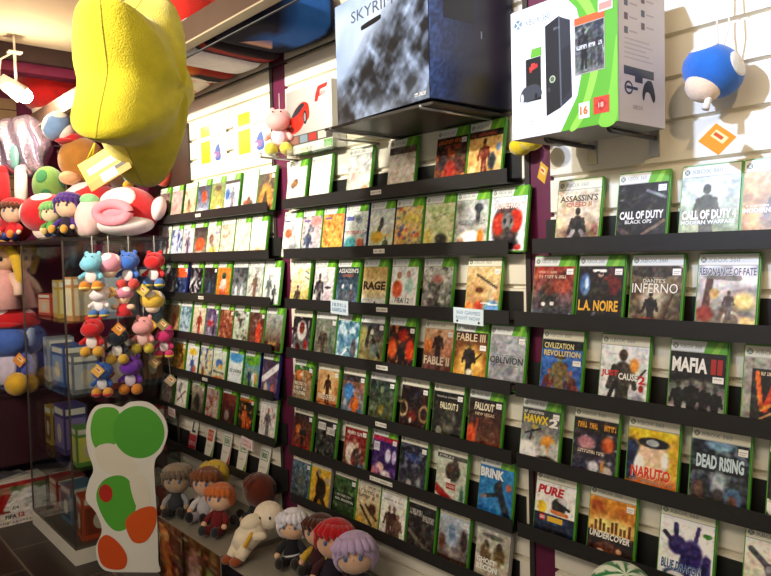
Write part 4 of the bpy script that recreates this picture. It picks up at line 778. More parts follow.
# age marks
m.rect(-.100, .022, -.072, .060, y-.0014, 'f2eee6'); m.text('16', -.097, .030, -.076, .052, y-.0016, 'e0702c', bold=.05)
m.rect(-.062, .026, -.022, .066, y-.0014, 'd8402c'); m.flat([(-.042, .030), (-.026, .046), (-.042, .062), (-.058, .046)], y-.0016, 'b82c20'); m.text('18', -.049, .040, -.036, .052, y-.0018, 'f0c0a8', bold=.02)
scrib(m, -.280, .030, -.215, .044, y-.0008, 'c0c6ca', random.Random(8), 2)
m.V = [Vector((v.x, v.y, v.z*bh/bh0)) for v in m.V]; m.build('printed_front', PRINT, t)
m = MB(); m.rect(.0005, .0005, bd-.0005, bh0-.0005, -.0006, 'c9c4cc', M2)
for k, (a, b) in enumerate(((.02, .302), (.02, .270), (.02, .238), (.02, .206), (.085, .288), (.085, .256), (.085, .226))):
    m.rect(a, b, a+.014, b+.016, -.001, ('5c4c58', '4c5468', 'c86c3c')[k % 3 if k == 6 else k % 2], M2)
    m.rect(a+.02, b+.006, a+.05, b+.010, -.001, 'a8a0ac', M2)
m.rect(.018, .112, .135, .132, -.001, '2a2a30', M2); m.rect(.06, .098, .09, .112, -.001, '2a2a30', M2)
m.flat([(p[0], p[1]) for p in smooth_loop([(.095, .095), (.11, .108), (.128, .105), (.140, .072), (.132, .058), (.118, .078), (.102, .078), (.094, .058), (.088, .072)])], -.0012, '26262c', M2)
m.disc(.036, .082, .016, .016, -.001, '2e2e34', M2); m.disc(.036, .082, .011, .011, -.0012, 'c9c4cc', M2); m.rect(.026, .079, .07, .086, -.0014, '2e2e34', M2)
for k in range(5): m.rect(.02, .15+.011*k, .13-.013*(k % 3), .153+.011*k, -.001, 'b0a8b4', M2)
m.text('XBOX', .05, .034, .09, .044, -.001, '8c8890', M2)
m.V = [Vector((v.x, v.y, v.z*bh/bh0)) for v in m.V]; m.build('printed_side', PRINT, t)
# steel brackets carrying the boxes
def bracket(x, z, depth, label, grp):
    t = thing('shelf_bracket', label, 'bracket', (x, .066, z), group=grp)
    MB().box((-.013, -.003, -.05), (.013, 0, .012)).build('wall_plate', STEEL, t)
    m = MB(); m.tube([(0, -.003, -.006), (0, -depth+.004, -.006), (0, -depth, -.004), (0, -depth-.002, .012)], .006); m.build('arm', material('grey_metal', '55504c', .35, metal=.6), t)
bracket(-1.03, 1.773, .20, 'steel bracket with square plate under the console box, left one', 'brackets under the console box')
bracket(-.86, 1.773, .20, 'steel bracket with square plate under the console box, right one', 'brackets under the console box')
# shelf below the mountain box, clear shelf with cream sheet
t = thing('wall_shelf', 'dark flat metal shelf on wire arms under the mountain box', 'shelf', (-1.55, .066, 1.893))
MB().box((-.245, -.30, 0), (.235, -.002, .008)).build('shelf_plate', material('dark_grey_metal', '4c4844', .4, metal=.5, var=.1), t)
for x in (-.2, .2): MB().tube([(x, -.002, -.005), (x, -.31, -.005), (x, -.31, .004)], .004).build('wire_arm', STEEL, t)
t = thing('clear_shelf', 'clear acrylic shelf above the top row of the middle bay', 'shelf', (-2.13, .066, 1.896))
MB().box((-.30, -.17, 0), (.30, -.002, .006)).build('shelf_plate', ACRYL, t)
for x in (-.25, .25): MB().tube([(x, -.002, -.005), (x, -.18, -.005), (x, -.18, .012)], .004).build('wire_arm', STEEL, t)
t = thing('price_card', 'blank cream card standing on the clear shelf beside the mountain box', 'card', (-1.885, -.03, 1.9025))
m = MB(); m.box((-.055, -.001, 0), (.055, .001, .075)); m.box((-.055, .001, 0), (.055, .06, .0015)); m.build('folded_card', plain('ece0bc', .6), t)
# boxed wheel set in shrink wrap with red car
t = thing('boxed_racing_set', 'shrink wrapped grey box with red sports car picture on clear shelf', 'box', (-2.215, .0, 1.9025))
bw, bh = .30, .245
MB().box((-bw/2, 0, 0), (bw/2, .062, bh)).build('carton', plain('b8b4ac', .4), t)
m = MB(); y = -.0006
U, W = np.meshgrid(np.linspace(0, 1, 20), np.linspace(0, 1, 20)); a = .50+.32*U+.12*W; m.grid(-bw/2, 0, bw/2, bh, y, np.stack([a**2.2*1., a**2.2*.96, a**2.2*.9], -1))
m.flat(smooth_loop([(-.148, .095), (-.146, .125), (-.118, .142), (-.085, .172), (-.045, .190), (-.015, .188), (.004, .170), (.004, .128), (-.03, .110), (-.06, .088), (-.11, .078)]), y-.0006, 'd42818')
m.flat(smooth_loop([(-.112, .146), (-.085, .170), (-.048, .186), (-.022, .182), (-.05, .160), (-.09, .142)]), y-.001, '2a2c34')
m.disc(-.022, .132, .013, .026, y-.001, '1c1c20'); m.disc(-.022, .132, .007, .017, y-.0013, '8c8c90'); m.disc(-.118, .095, .022, .013, y-.001, '5c1410'); m.disc(-.128, .112, .012, .005, y-.0012, 'f0e4d4')
m.flat([(.05, .205), (.066, .232), (.128, .236), (.122, .222), (.080, .218), (.078, .208), (.112, .209), (.107, .196), (.070, .194), (.062, .178), (.044, .178)], y-.0008, 'd03030'); m.text('FORZA', .078, .1955, .125, .207, y-.0012, 'f0e8e4', bold=.02, shear=.2)
m.rect(-bw/2, .0, bw/2, .03, y-.0006, 'eeeae2'); m.rect(-bw/2, .034, bw/2, .07, y-.0006, '4c4844')
for k, c in enumerate(('8c5c50', '7c8c98', 'b03c34', 'c8c0b4')): m.rect(-.12+.06*k, .038, -.068+.06*k, .066, y-.001, c)
m.rect(.095, .004, .148, .030, y-.001, '5cae3c'); scrib(m, -.13, .008, .05, .02, y-.001, 'b0aca4', random.Random(3))
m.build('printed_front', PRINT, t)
m = MB(); m.box((-bw/2-.003, -.004, 0), (bw/2+.003, .064, bh+.004)); m.build('shrink_wrap', ACRYL, t)

# ------------------------------------------------------------------ toys
EYE = plain('16161a', .25)
def R3(x=0, y=0, z=0): return Euler((x, y, z)).to_matrix()
def cord(t, z0, z1, dx=0.):
    MB().tube([(0, 0, z0), (dx*.5, 0, (z0+z1)/2), (dx, 0, z1)], .0016, n=6).build('cord', cloth('cfc8bc'), t)
def swing_tag(t, p, s=.03, col='e0a030', rot=PI/4):
    m = MB(); M = Matrix.Translation(p) @ Matrix.Rotation(.15, 4, 'Z') @ Matrix.Rotation(rot, 4, 'Y')
    m.box((-s, -.0006, -s), (s, .0006, s), col, M); m.box((-s*.6, -.0009, -s*.1), (s*.6, -.0006, s*.6), 'f2d8a0', M); m.box((-s*.5, -.0012, s*.1), (s*.3, -.0009, s*.4), 'c8502c', M)
    m.build('swing_tag', CARD, t)
# a small plain soft toy with round head, snout, body, belly, arms and shoes
def soft_toy(label, loc, h, col, belly, shoe, yaw=.85, muzzle=None, group=None, hang=None, tagp=None, tagc='e0a030', ears=True, tilt=0, sole=None):
    t = thing('soft_toy', label, 'soft toy', loc, (0, tilt, yaw), group)
    s = h*1.2; loc = (loc[0], loc[1], loc[2]-.012); t.location = loc; P = plush(col)
    m = MB(); m.ell((0, 0, .36*s), (.20*s, .18*s, .23*s)); bo = m.build('body', P, t)
    m = MB(); m.ell((0, 0, .71*s), (.26*s, .23*s, .22*s), n=24, m=14); m.ell((0, -.18*s, .65*s), (.235*s, .19*s, .175*s), n=24, m=14); hd = m.build('head', plush(muzzle or col), t)
    m = MB(); m.cap((0, 0, .36*s), (.20*s, .18*s, .23*s), (0, -1, -.05), .75, lift=1.04); m.build('belly_patch', plush(belly), bo)
    for k in (-1, 1):
        m = MB(); m.tube([(.12*s*k, -.02*s, .46*s), (.22*s*k, -.08*s, .38*s), (.25*s*k, -.14*s, .34*s)], [.055*s, .055*s, .05*s], n=10); m.ell((.25*s*k, -.15*s, .34*s), .058*s, n=10, m=8); m.build('arm', P, t)
        m = MB(); m.ell((.155*s*k, -.14*s, .12*s), (.13*s, .18*s, .135*s), n=16, m=10); so = m.build('shoe', plush(shoe), t)
        if sole:
            m = MB(); m.ell((.155*s*k, -.16*s, .08*s), (.134*s, .18*s, .06*s), n=16, m=8); m.build('sole', plush(sole), so)
        if ears:
            m = MB(); m.ell((.15*s*k, .03*s, .91*s), (.06*s, .035*s, .065*s), n=12, m=8); m.build('ear', P, hd)
        m = MB(); m.ell((.08*s*k, -.215*s, .84*s), .018*s, n=8, m=6); m.build('eye', EYE, hd)
    if hang: cord(t, .89*s, hang-loc[2])
    if tagp: swing_tag(t, tagp, .024, tagc)
    return t
def toy_mushroom(label, loc, R, cap, spot, stem, yaw=.85, group=None, hang=None, tagp=None, pitch=0., dirs=((0, -.75, .75), (.9, .1, .5), (-.9, .1, .5)), ang=.5, roll=0):
    t = thing('toy_mushroom', label, 'soft toy', loc, (pitch, roll, yaw), group)
    m = MB(); m.ell((0, 0, .42*R), (.60*R, .58*R, .5*R), n=24, m=14); m.build('stem', plush(stem), t)
    c = (0, .03*R, 1.05*R); rr = (R, R, .82*R)
    m = MB(); m.ell(c, rr, n=36, m=20); cp = m.build('mushroom_cap', plush(cap), t)
    for d in dirs:
        m = MB(); m.cap(c, rr, d, ang, lift=1.012); m.build('spot', plush(spot), cp)
    if hang: cord(t, 1.72*R, hang-loc[2])
    if tagp: swing_tag(t, tagp, .026)
    return t

# blue mushroom by itself on the right bay
t = toy_mushroom('blue plush mushroom with pale spots hanging on white cords at right', (-.705, -.045, 1.822), .064, '2c6cc4', 'e4e4e0', 'e8cfb4', yaw=.15, roll=.42, pitch=-.42, dirs=((-.55, -.75, .55), (.85, -.45, .35), (0, .8, .5)), ang=.48)
up = Euler((-.42, .42, .15)).to_matrix().transposed() @ Vector((0, .12, 1)).normalized()
for dx in (-.012, .014):
    MB().tube([(.0, 0, .092), tuple(Vector((dx, 0, .10))+up*.07), tuple(Vector((dx*.5, 0, .10))+up*.26)], .0022, n=6).build('cord', cloth('e4e0da'), t)
MB().tube([(.02, .0, .02), (.03, .0, -.02)], [.006, .008], n=8).build('tassel', cloth('e8e4dc'), t)
swing_tag(t, (.075, .03, -.062), .026, 'd8902c', PI/4-.55)

# plush feet showing beneath the console box
t = thing('soft_toy', 'yellow footed soft toy hanging behind the console box by the purple gap', 'soft toy', (-1.178, .01, 1.77), (0, 0, -.6))
m = MB(); m.ell((0, .0, .10), (.045, .04, .07)); m.build('body', plush('e8e0d0'), t)
m = MB(); m.ell((0, .0, .20), (.055, .05, .055)); m.build('head', plush('e4c83c'), t)
for k in (-1, 1):
    m = MB(); m.ell((.047*k, -.02, .022), (.032, .032, .026)); m.build('shoe', plush('dcc020'), t)
swing_tag(t, (.075, .0, -.065), .022, 'd8a838', .5)
soft_toy('pale pink soft toy with yellow shoes beside the red car box', (-2.385, -.02, 1.915), .165, 'e8a8a4', 'c8b4c4', 'd8cc4c', yaw=.75, hang=2.15)

# big yellow star
def star():
    t = thing('star_cushion', 'huge yellow plush star hanging close to the ceiling at upper left', 'cushion', (0, 0, 0))
    R, r, th = .255, .160, .12
    nA = 100; nr = 14
    def rad(a):
        k = (a/(2*PI)*5) % 1.; d = abs(k-.5)*2          # d=1 at a tip
        return r+(R-r)*(d**1.7)
    vs = []; fs = []
    for side in (-1, 1):
        o = len(vs)
        vs.append(Vector((0, side*th, 0)))
        for j in range(1, nr+1):
            q = j/nr
            for i in range(nA):
                a = 2*PI*i/nA; rr = rad(a)*math.sin(q*PI/2)**.9 if j < nr else rad(a)
                d = abs(((a/(2*PI)*5) % 1.)-.5)*2
                e = math.sqrt(max(0, 1-(rr/rad(a))**2.2))
                w = th*(e**.85)*(1-.15*d*q)*(1+.05*math.sin(5*a+3))
                vs.append(Vector((rr*math.sin(a), side*w, rr*math.cos(a))))
        for i in range(nA):
            f = (o, o+1+i, o+1+(i+1) % nA); fs.append(f if side < 0 else f[::-1])
        for j in range(nr-1):
            for i in range(nA):
                a = o+1+j*nA+i; b = o+1+j*nA+(i+1) % nA
                f = (a, a+nA, b+nA, b); fs.append(f if side < 0 else f[::-1])
    m = MB(); m.add(vs, fs, 'e6d21c', True); m.build('star_body', plush('e2cf2e'), t)
    mm = MB()
    mm.tube([(R*.99*math.sin(2*PI*i/nA)*rad(2*PI*i/nA)/R, 0, R*.99*math.cos(2*PI*i/nA)*rad(2*PI*i/nA)/R) for i in range(nA+1)], .003, n=6, capped=False); mm.build('seam', plush('cdbb30'), t)
    return t
st = star()
st.location = (-1.685, -.875, 1.925); st.rotation_euler = (.10, .26, 2.42)
MB().tube([(0, 0, .28), (0, 0, 2.765-(-1.685, -.875, 1.925)[2])], .003, n=8).build('cord', cloth('d8d0a0'), st)
# its cardboard tag
tg = MB(); M = Matrix.Translation((-1.749, -.930, 1.725)) @ Matrix.Rotation(.86, 4, 'Z') @ Matrix.Rotation(-.52, 4, 'Y') @ Matrix.Rotation(-.2, 4, 'X')
tg.box((-.058, -.001, -.030), (.058, .001, .050), 'eedc28', M); tg.box((-.044, -.0016, .008), (.046, -.001, .026), 'f0e8c8', M); tg.box((-.058, -.0016, -.030), (.058, -.001, -.008), 'e89c28', M); tg.box((-.02, -.002, -.026), (.022, -.0016, -.002), 'f4ead8', M); tg.box((.022, -.002, -.012), (.056, -.0016, -.003), '3c3420', M)
for dx in (-.03, -.015): tg.tube([M @ Vector((dx, 0, .05)), Vector((-1.765, -.95, 1.79))], .002, 'f0dc30', n=6)
tag(tg.build('paper_tag', CARD), 'yellow folded paper tag with white strip hanging from the star', 'tag')

# ------------------------------------------------------------------ glass display case
CX0, CX1, CY0, CY1, CT_ = -4.363, -3.589, -.512, .055, 1.635
t = thing('glass_cabinet', 'tall glass display cabinet on a white plinth with hanging toys in front', 'cabinet', ((CX0+CX1)/2, (CY0+CY1)/2, 0))
ox, oy = (CX0+CX1)/2, (CY0+CY1)/2; hx, hy = (CX1-CX0)/2, (CY1-CY0)/2
MB().box((-hx, -hy, 0), (hx, hy, .075)).build('plinth', WHITEP, t)
MB().box((-hx+.004, -hy+.004, .0755), (hx-.004, hy-.004, .088)).build('base_rail', material('grey_base_rail', '6c665e', .4, metal=.4), t)
for nm, a, b in (('front', (-hx+.006, -hy+.006), (hx-.006, -hy+.011)), ('back', (-hx+.006, hy-.011), (hx-.006, hy-.006)), ('side', (hx-.011, -hy+.012), (hx-.006, hy-.012)), ('side', (-hx+.006, -hy+.012), (-hx+.011, hy-.012))):
    MB().box((a[0], a[1], .089), (b[0], b[1], CT_-.03)).build('glass_pane', GLASS, t)
MB().box((-hx, -hy, CT_-.028), (hx, hy, CT_-.012)).build('top_rail', material('dark_metal', '3c3634', .35, metal=.6), t)
MB().box((-hx-.01, -hy-.01, CT_-.011), (hx+.01, hy, CT_-.003)).build('top_glass', GLASS, t)
for z in (.46, .83, 1.20): MB().box((-hx+.014, -hy+.014, z), (hx-.014, hy-.014, z+.006)).build('glass_shelf', GLASS, t)
for a in (-1, 1):
    for b in (-1, 1): MB().box((a*(hx-.006)-.004, b*(hy-.006)-.004, .089), (a*(hx-.006)+.004, b*(hy-.006)+.004, CT_-.03)).build('corner_post', material('dull_metal_post', '6a5f58', .35, metal=.7), t)
# goods inside
rg = random.Random(21)
def goods_box(x, y, z, w, d, h, col, col2, label):
    t = thing('boxed_toy', label, 'box', (x, y, z), (0, 0, rg.uniform(-.15, .15)), 'boxed goods in the glass cabinet')
    MB().box((-w/2, -d/2, 0), (w/2, d/2, h)).build('carton', plain(col, .4), t)
    for M, ww, dd in ((Matrix.Identity(4), w, d), (Matrix.Rotation(PI/2, 4, 'Z'), d, w)):
        m = MB(); m.rect(-ww*.42, h*.12, ww*.42, h*.75, -dd/2-.0006, col2, M); m.disc(0, h*.42, ww*.2, h*.2, -dd/2-.001, 'd8c8b0', M); m.rect(-ww*.42, h*.82, ww*.42, h*.95, -dd/2-.0006, 'e0d8c8', M)
        m.build('printed_panel', PRINT, t)
SHN = {.089: 'bottom', .467: 'lower', .837: 'middle', 1.207: 'upper'}
goods_rows = {
 .089: [(-3.70, -.36, .12, .18, .22, 'c8502c', '8c3c28', 'orange'), (-3.70, -.10, .12, .2, .26, 'c8c0b4', 'b83830', 'white and red'), (-4.0, -.36, .16, .14, .20, '5c8098', '34506c', 'grey blue'), (-4.27, -.34, .14, .16, .18, '8c3838', 'c8b8a0', 'dull red')],
 .467: [(-3.70, -.40, .10, .12, .20, '5c8c3c', 'd8d060', 'green'), (-3.70, -.22, .10, .16, .28, '5c4438', 'a08050', 'brown'), (-3.70, -.06, .10, .12, .24, 'b02c34', 'e0c8a0', 'crimson'), (-4.02, -.38, .18, .12, .26, '48407c', '8c7cb0', 'violet'), (-4.27, -.36, .12, .14, .22, 'b0903c', '705020', 'mustard')],
 .837: [(-3.70, -.40, .10, .13, .20, '6c7078', 'b8b8bc', 'steel grey'), (-3.70, -.21, .10, .17, .27, '7c3838', 'c0a898', 'wine red'), (-3.70, -.055, .10, .12, .25, '3c3c48', '9c6c4c', 'charcoal'), (-4.0, -.38, .20, .12, .22, '3c5c98', '88a4cc', 'blue'), (-4.25, -.36, .16, .14, .24, '9ca0a8', '6c84a8', 'pale grey')],
 1.207: [(-3.70, -.40, .10, .12, .22, 'c88c58', 'e8d0a8', 'tan'), (-3.70, -.21, .10, .18, .28, '8c98a8', 'c0c8d0', 'ash grey'), (-3.70, -.055, .10, .12, .26, '3c5078', '7088b0', 'navy'), (-3.98, -.38, .18, .12, .20, 'c8a048', 'e0d090', 'yellow'), (-4.25, -.36, .16, .14, .12, 'c04830', 'e8b090', 'vermilion')],
}
for z, lst in goods_rows.items():
    for x, y, w, d, h, c, c2, nm in lst:
        goods_box(x, y, z+.0005, w, d, h, c, c2, '%s boxed toy on the %s level inside the glass cabinet' % (nm, SHN[z]))

# toys hanging along the end of the cabinet
HG = 'small soft toys hanging in front of the glass cabinet'; HX = -3.505
HT = 1.628
soft_toy('sky blue hanging soft toy with orange and yellow shoes, top row left', (HX, -.395, 1.372), .165, '7cc4dc', 'e4dcd8', 'd8882c', hang=HT, group=HG, sole='ead070')
toy_mushroom('pink hanging plush mushroom with pale spots, top row second', (HX, -.318, 1.425), .064, 'e49aac', 'f4e4e0', 'ecd4b8', hang=HT, group=HG)
soft_toy('bright blue hanging soft toy with red shoes, top row third', (HX, -.218, 1.375), .165, '3c6cc4', 'e8e4e4', 'd84c44', hang=HT, group=HG, tagp=(.07, -.02, -.01), tagc='c8b048')
soft_toy('red hanging soft toy with blue shoes, top row right by the games', (HX, -.085, 1.372), .165, 'cc2428', 'eee6e2', '4c74b4', hang=HT, group=HG, sole='d8c84c')
soft_toy('white hanging soft toy with blue and yellow shoes, second row left', (HX-.01, -.362, 1.238), .145, 'ece4e4', 'f4f0ec', '4878b8', hang=1.36, group=HG, sole='d8c050')
t = thing('rag_doll', 'pink capped hanging doll in red dress with yellow tag, second row', 'soft toy', (HX, -.255, 1.228), (0, 0, .85), HG)
m = MB(); m.ell((0, 0, .085), (.032, .03, .03)); m.build('head', plush('ecc8a8'), t)
m = MB(); m.ell((0, .006, .115), (.052, .05, .036), n=24); m.build('cap', plush('d88ca4'), t)
for d in ((-.6, -.6, .6), (.6, -.6, .6)):
    m = MB(); m.cap((0, .006, .115), (.052, .05, .036), d, .42, lift=1.02); m.build('spot', plush('f4ece8'), t)
m = MB(); m.tube([(0, 0, .065), (0, 0, .035), (0, 0, .0)], [.018, .03, .042], n=16); m.build('dress', plush('cc3038'), t)
for k in (-1, 1): m = MB(); m.ell((.04*k, -.008, .045), (.022, .014, .014), n=10, m=8); m.build('arm', plush('ecc8a8'), t); m = MB(); m.ell((.012*k, -.03, .09), .0035, n=8, m=6); m.build('eye', EYE, t)
cord(t, .145, .20); swing_tag(t, (-.04, -.05, .12), .022, 'dca848', PI/4+.3)
toy_mushroom('yellow hanging plush mushroom with white spots, second row right', (HX, -.105, 1.235), .062, 'e4bc44', 'f0e8dc', 'ecd8c0', hang=1.42, group=HG, tagp=(.0, -.04, -.065))
soft_toy('red hanging soft toy with golden shoes, third row left', (HX, -.405, 1.055), .165, 'c82428', 'ece0dc', 'dca83c', hang=1.30, group=HG, tagp=(.13, -.02, .13), tagc='d8882c')
soft_toy('black hanging soft toy with yellow shoes, third row second', (HX, -.285, 1.005), .16, '1c2430', 'e8e0dc', 'd8b040', hang=1.25, group=HG)
soft_toy('pale pink hanging soft toy with yellow shoes, third row third', (HX, -.155, 1.045), .165, 'eca4a4', 'f0c4c0', 'dcc848', hang=1.27, group=HG, tagp=(.10, -.01, .14), tagc='8c8048')
soft_toy('magenta hanging soft toy with one yellow shoe, third row right', (HX, -.045, 1.005), .145, 'cc3070', 'ece0e4', 'd43c6c', hang=1.18, group=HG, tagp=(-.05, -.03, -.02), tagc='a08a58', sole='dcc440')
mg = [o for o in COL.objects if o.get('label', '').startswith('magenta hanging')][0]
swing_tag(mg, (.02, -.0, -.12), .024, 'b8a48c'); MB().tube([(.02, 0, -.09), (.01, 0, .06)], .0012, n=6).build('tag_string', cloth('d0c8b8'), mg)
soft_toy('navy blue hanging soft toy with orange tag, lowest row left', (HX, -.365, .852), .150, '3058a8', 'dcdce4', 'e0a040', hang=1.06, group=HG, tagp=(-.0, -.07, .135), tagc='e8b050', sole='cc3050')
soft_toy('purple hanging soft toy with orange shoes, lowest row right', (HX, -.225, .845), .170, '6c30a4', 'd8ccdc', 'd88830', hang=1.03, group=HG, tagp=(-.12, .0, .10), tagc='b04c3c')

# pile of big toys on top of the cabinet
Z0 = CT_-.002
t = thing('soft_toy', 'round red and white soft toy with thick pink ring on the cabinet top', 'soft toy', (-3.70, -.14, Z0), (0, 0, .75))
m = MB(); m.ell((0, 0, .13), (.165, .15, .13), n=32, m=18); m.build('body', plush('c8282c'), t)
m = MB(); m.ell((0, -.045, .06), (.155, .13, .06), n=28, m=14); m.build('belly', plush('f0e4e0'), t)
m = MB(); m.cap((0, 0, .13), (.165, .15, .13), (0, -.8, .55), .62, lift=1.02); m.build('face_patch', plush('f4e2da'), t)
m = MB()
pts = [(.085*math.cos(a), -.165, .115+.045*math.sin(a)) for a in np.linspace(0, 2*PI, 25)]
m.tube(pts, .026, n=12, capped=False); m.ell((0, -.150, .115), (.075, .02, .035)); m.build('ring', plush('ec8c98'), t)
for k, p in ((-1, (-.17, -.02, .13)), (1, (.17, .0, .14))):
    m = MB(); m.ell(p, (.04, .075, .065), R=R3(0, .3*k, .4*k)); m.build('fin', plush('f0dcdc'), t)
m = MB(); m.ell((0, .02, .265), (.02, .05, .03)); m.build('crest', plush('d8a82c'), t)
toy_mushroom('red plush mushroom with white spots at the cabinet edge, front one', (-4.17, -.405, Z0), .135, 'c8242a', 'f0e0dc', 'f0d8c0', yaw=.8, dirs=((.05, -.35, .95), (-.95, -.35, .2), (.95, .3, .3)), ang=.42, pitch=.15)
toy_mushroom('larger red plush mushroom with broad white spot, behind the front one', (-4.03, -.21, Z0), .168, 'cc262a', 'f2e4e0', 'f0d8c0', yaw=.8, dirs=((-.35, -.45, .85), (.95, .1, .3), (-.9, .5, .2)), ang=.55)
t = thing('toy_egg', 'green plush egg with darker green spots standing behind the red mushroom', 'soft toy', (-4.33, -.33, Z0+.19), (.1, -.1, .8))
m = MB(); m.ell((0, 0, .115), (.092, .09, .12), n=28, m=18); m.build('shell', plush('6f9a4c'), t)
for d in ((.0, -.8, .55), (.15, -.9, -.45), (.9, -.1, .2)): m = MB(); m.cap((0, 0, .115), (.092, .09, .12), d, .38, lift=1.015); m.build('spot', plush('35784a'), t)
t = thing('gift_box', 'plain dark storage box on the cabinet top beneath the green egg', 'box', (-4.33, -.33, Z0), (0, 0, 0))
MB().box((-.05, -.05, 0), (.05, .05, .19)).build('carton', plain('5c1c34', .6), t)
# small dolls in front
def rag_doll(label, loc, s, hair, skin, top, pants, yaw=.8, tilt=0., pitch=-.2, sleeves=None, hat=None, eye='3c5c8c', group=None, sit=True, hairlen=.5, shoes='2a2420', belt=None):
    t = thing('rag_doll', label, 'doll', loc, (pitch, tilt, yaw), group)
    hz = .66*s; hr = .26*s
    m = MB(); m.ell((0, 0, hz), (hr, .92*hr, .95*hr), n=28, m=18); m.ell((0, -.93*hr, hz-.08*hr), (.05*hr, .08*hr, .05*hr), n=10, m=8); hd = m.build('head', plush(skin), t)
    # cap of hair with fringe locks
    m = MB()
    vs = []; fs = []; n = 36; k = 12
    for j in range(k+1):
        for i in range(n):
            a = 2*PI*i/n; front = max(0, -math.sin(a))
            ph = PI/2-(j/k)*(PI/2+.55*hairlen*2-1.25*front**1.5*(1+.12*math.sin(7*a)))
            rr = 1.09+.03*math.sin(9*a)*j/k
            vs.append((hr*rr*math.cos(ph)*math.cos(a), .92*hr*rr*math.cos(ph)*math.sin(a)+.01*s, hz+.96*hr*rr*math.sin(ph)))
    for j in range(k):
        for i in range(n):
            a = j*n+i; b = j*n+(i+1) % n; fs.append((a, a+n, b+n, b))
    m.add(vs, fs, smooth=True)
    for i in range(7):
        a = -PI/2+(i-3)*.33
        p0 = Vector((hr*.75*math.cos(a), .7*hr*math.sin(a), hz+.72*hr)); p1 = Vector((hr*1.1*math.cos(a), 1.02*hr*math.sin(a), hz+.38*hr)); p2 = Vector((hr*1.12*math.cos(a+.1), 1.02*hr*math.sin(a+.1), hz+(.12+.08*(i % 2))*hr))
        m.tube([p0, p1, p2], [.2*hr, .16*hr, .03*hr], n=8)
    hm = m.build('hair', plush(hair), hd)
    so = hm.modifiers.new('thickness', 'SOLIDIFY'); so.thickness = .012*s/.3; so.offset = -.2
    if hat:
        m = MB(); m.ell((0, .02*s, hz+.66*hr), (1.13*hr, 1.06*hr, .62*hr), n=24, m=14); m.tube([(1.1*hr*math.cos(a), 1.02*hr*math.sin(a)+.01*s, hz+.50*hr) for a in np.linspace(0, 2*PI, 25)], .12*hr, n=8, capped=False); m.build('hat', plush(hat), t)
    for q in (-1, 1):
        m = MB(); m.ell((.36*hr*q, -.86*hr, hz-.05*hr), (.11*hr, .05*hr, .14*hr), n=12, m=8); m.build('eye', plain(eye, .4), hd)
    m = MB(); m.tube([(0, 0, .10*s), (0, 0, .22*s), (0, 0, .36*s), (0, 0, .44*s)], [.15*s, .155*s, .12*s, .07*s], n=18); m.build('top', cloth(top), t)
    if belt:
        m = MB(); m.tube([(.155*s*math.cos(a), .155*s*math.sin(a), .17*s+.03*s*math.cos(a)) for a in np.linspace(0, 2*PI, 25)], .018*s, n=8, capped=False); m.build('belt', cloth(belt), t)
    for q in (-1, 1):
        m = MB(); m.tube([(.10*s*q, 0, .38*s), (.20*s*q, -.05*s, .28*s), (.22*s*q, -.13*s, .19*s)], [.055*s, .06*s, .055*s], n=10); sl = m.build('sleeve', cloth(sleeves or top), t)
        m = MB(); m.ell((.22*s*q, -.15*s, .175*s), .055*s, n=10, m=8); m.build('hand', plush(skin), sl)
        m = MB(); m.tube([(.08*s*q, -.02*s, .08*s), (.11*s*q, -.16*s, .08*s), (.13*s*q, -.29*s, .075*s)], [.085*s, .08*s, .07*s], n=12); lg = m.build('leg', cloth(pants), t)
        m = MB(); m.ell((.135*s*q, -.33*s, .09*s), (.075*s, .08*s, .095*s), n=12, m=8); m.build('shoe', plush(shoes), lg)
    return t
rag_doll('small doll in purple cap and dark clothes sitting on cabinet top', (-3.80, -.425, Z0), .24, '4c2c7c', 'e8c09c', '2c2434', '34343c', yaw=.75, hat='4c2484', sleeves='4c2880', eye='2c2c30', shoes='d89c3c')
rag_doll('small doll in green cap leaning by the red mushroom on cabinet top', (-3.94, -.455, Z0), .20, '7cb868', 'ecd0a8', '5ca04c', '4c6ca8', yaw=1.2, hat='74b060', eye='3c3428', shoes='c8a860')
t = thing('soft_toy', 'pale pink egg shaped soft toy with green top beside the purple capped doll', 'soft toy', (-3.74, -.335, Z0), (0, .15, .8))
m = MB(); m.ell((0, 0, .10), (.075, .07, .10), n=24, m=16); m.build('body', plush('ecc8c0'), t)
m = MB(); m.ell((-.01, 0, .185), (.05, .05, .035)); m.build('crown', plush('8cc88c'), t)
# upper heap
t = thing('soft_toy', 'big brown round soft toy with small red cap high on the pile', 'soft toy', (-4.08, -.24, 1.945), (0, 0, .85))
m = MB(); m.ell((0, 0, .125), (.125, .12, .125), n=28, m=18); m.build('body', plush('a8702c'), t)
for k in (-1, 1): m = MB(); m.ell((.07*k+.03, -.07, .02), (.055, .065, .038)); m.build('foot', plush('e0b080'), t)
m = MB(); m.ell((-.05, -.02, .235), (.07, .07, .045)); m.ell((-.06, -.075, .222), (.05, .04, .014)); m.build('cap', plush('c4282c'), t)
for k in (-1, 1): m = MB(); m.ell((-.055+.03*k, -.105, .155), (.006, .005, .010), n=8, m=6); m.build('eye', EYE, t)
toy_mushroom('pale blue and white plush mushroom at the top of the pile', (-4.06, -.30, 2.195), .085, '7c9cc4', 'eee4d4', 'ecdccc', yaw=1.0, roll=-.9, dirs=((-.3, -.5, .85), (.9, -.5, .3), (-.9, .4, .2)), ang=.62)
t = thing('soft_toy', 'purple soft toy with long body wedged in the pile under the brown one', 'soft toy', (-4.27, -.06, Z0), (0, 0, .85))
m = MB(); m.tube([(0, 0, .0), (0, 0, .2), (0, 0, .38)], [.10, .10, .08], n=18); m.ell((0, 0, .38), (.09, .09, .07)); m.build('body', plush('6c2c6c'), t)
t = thing('soft_toy', 'green and brown soft toy beneath the star, on the pile', 'soft toy', (-3.80, -.12, Z0+.255), (0, 0, .85))
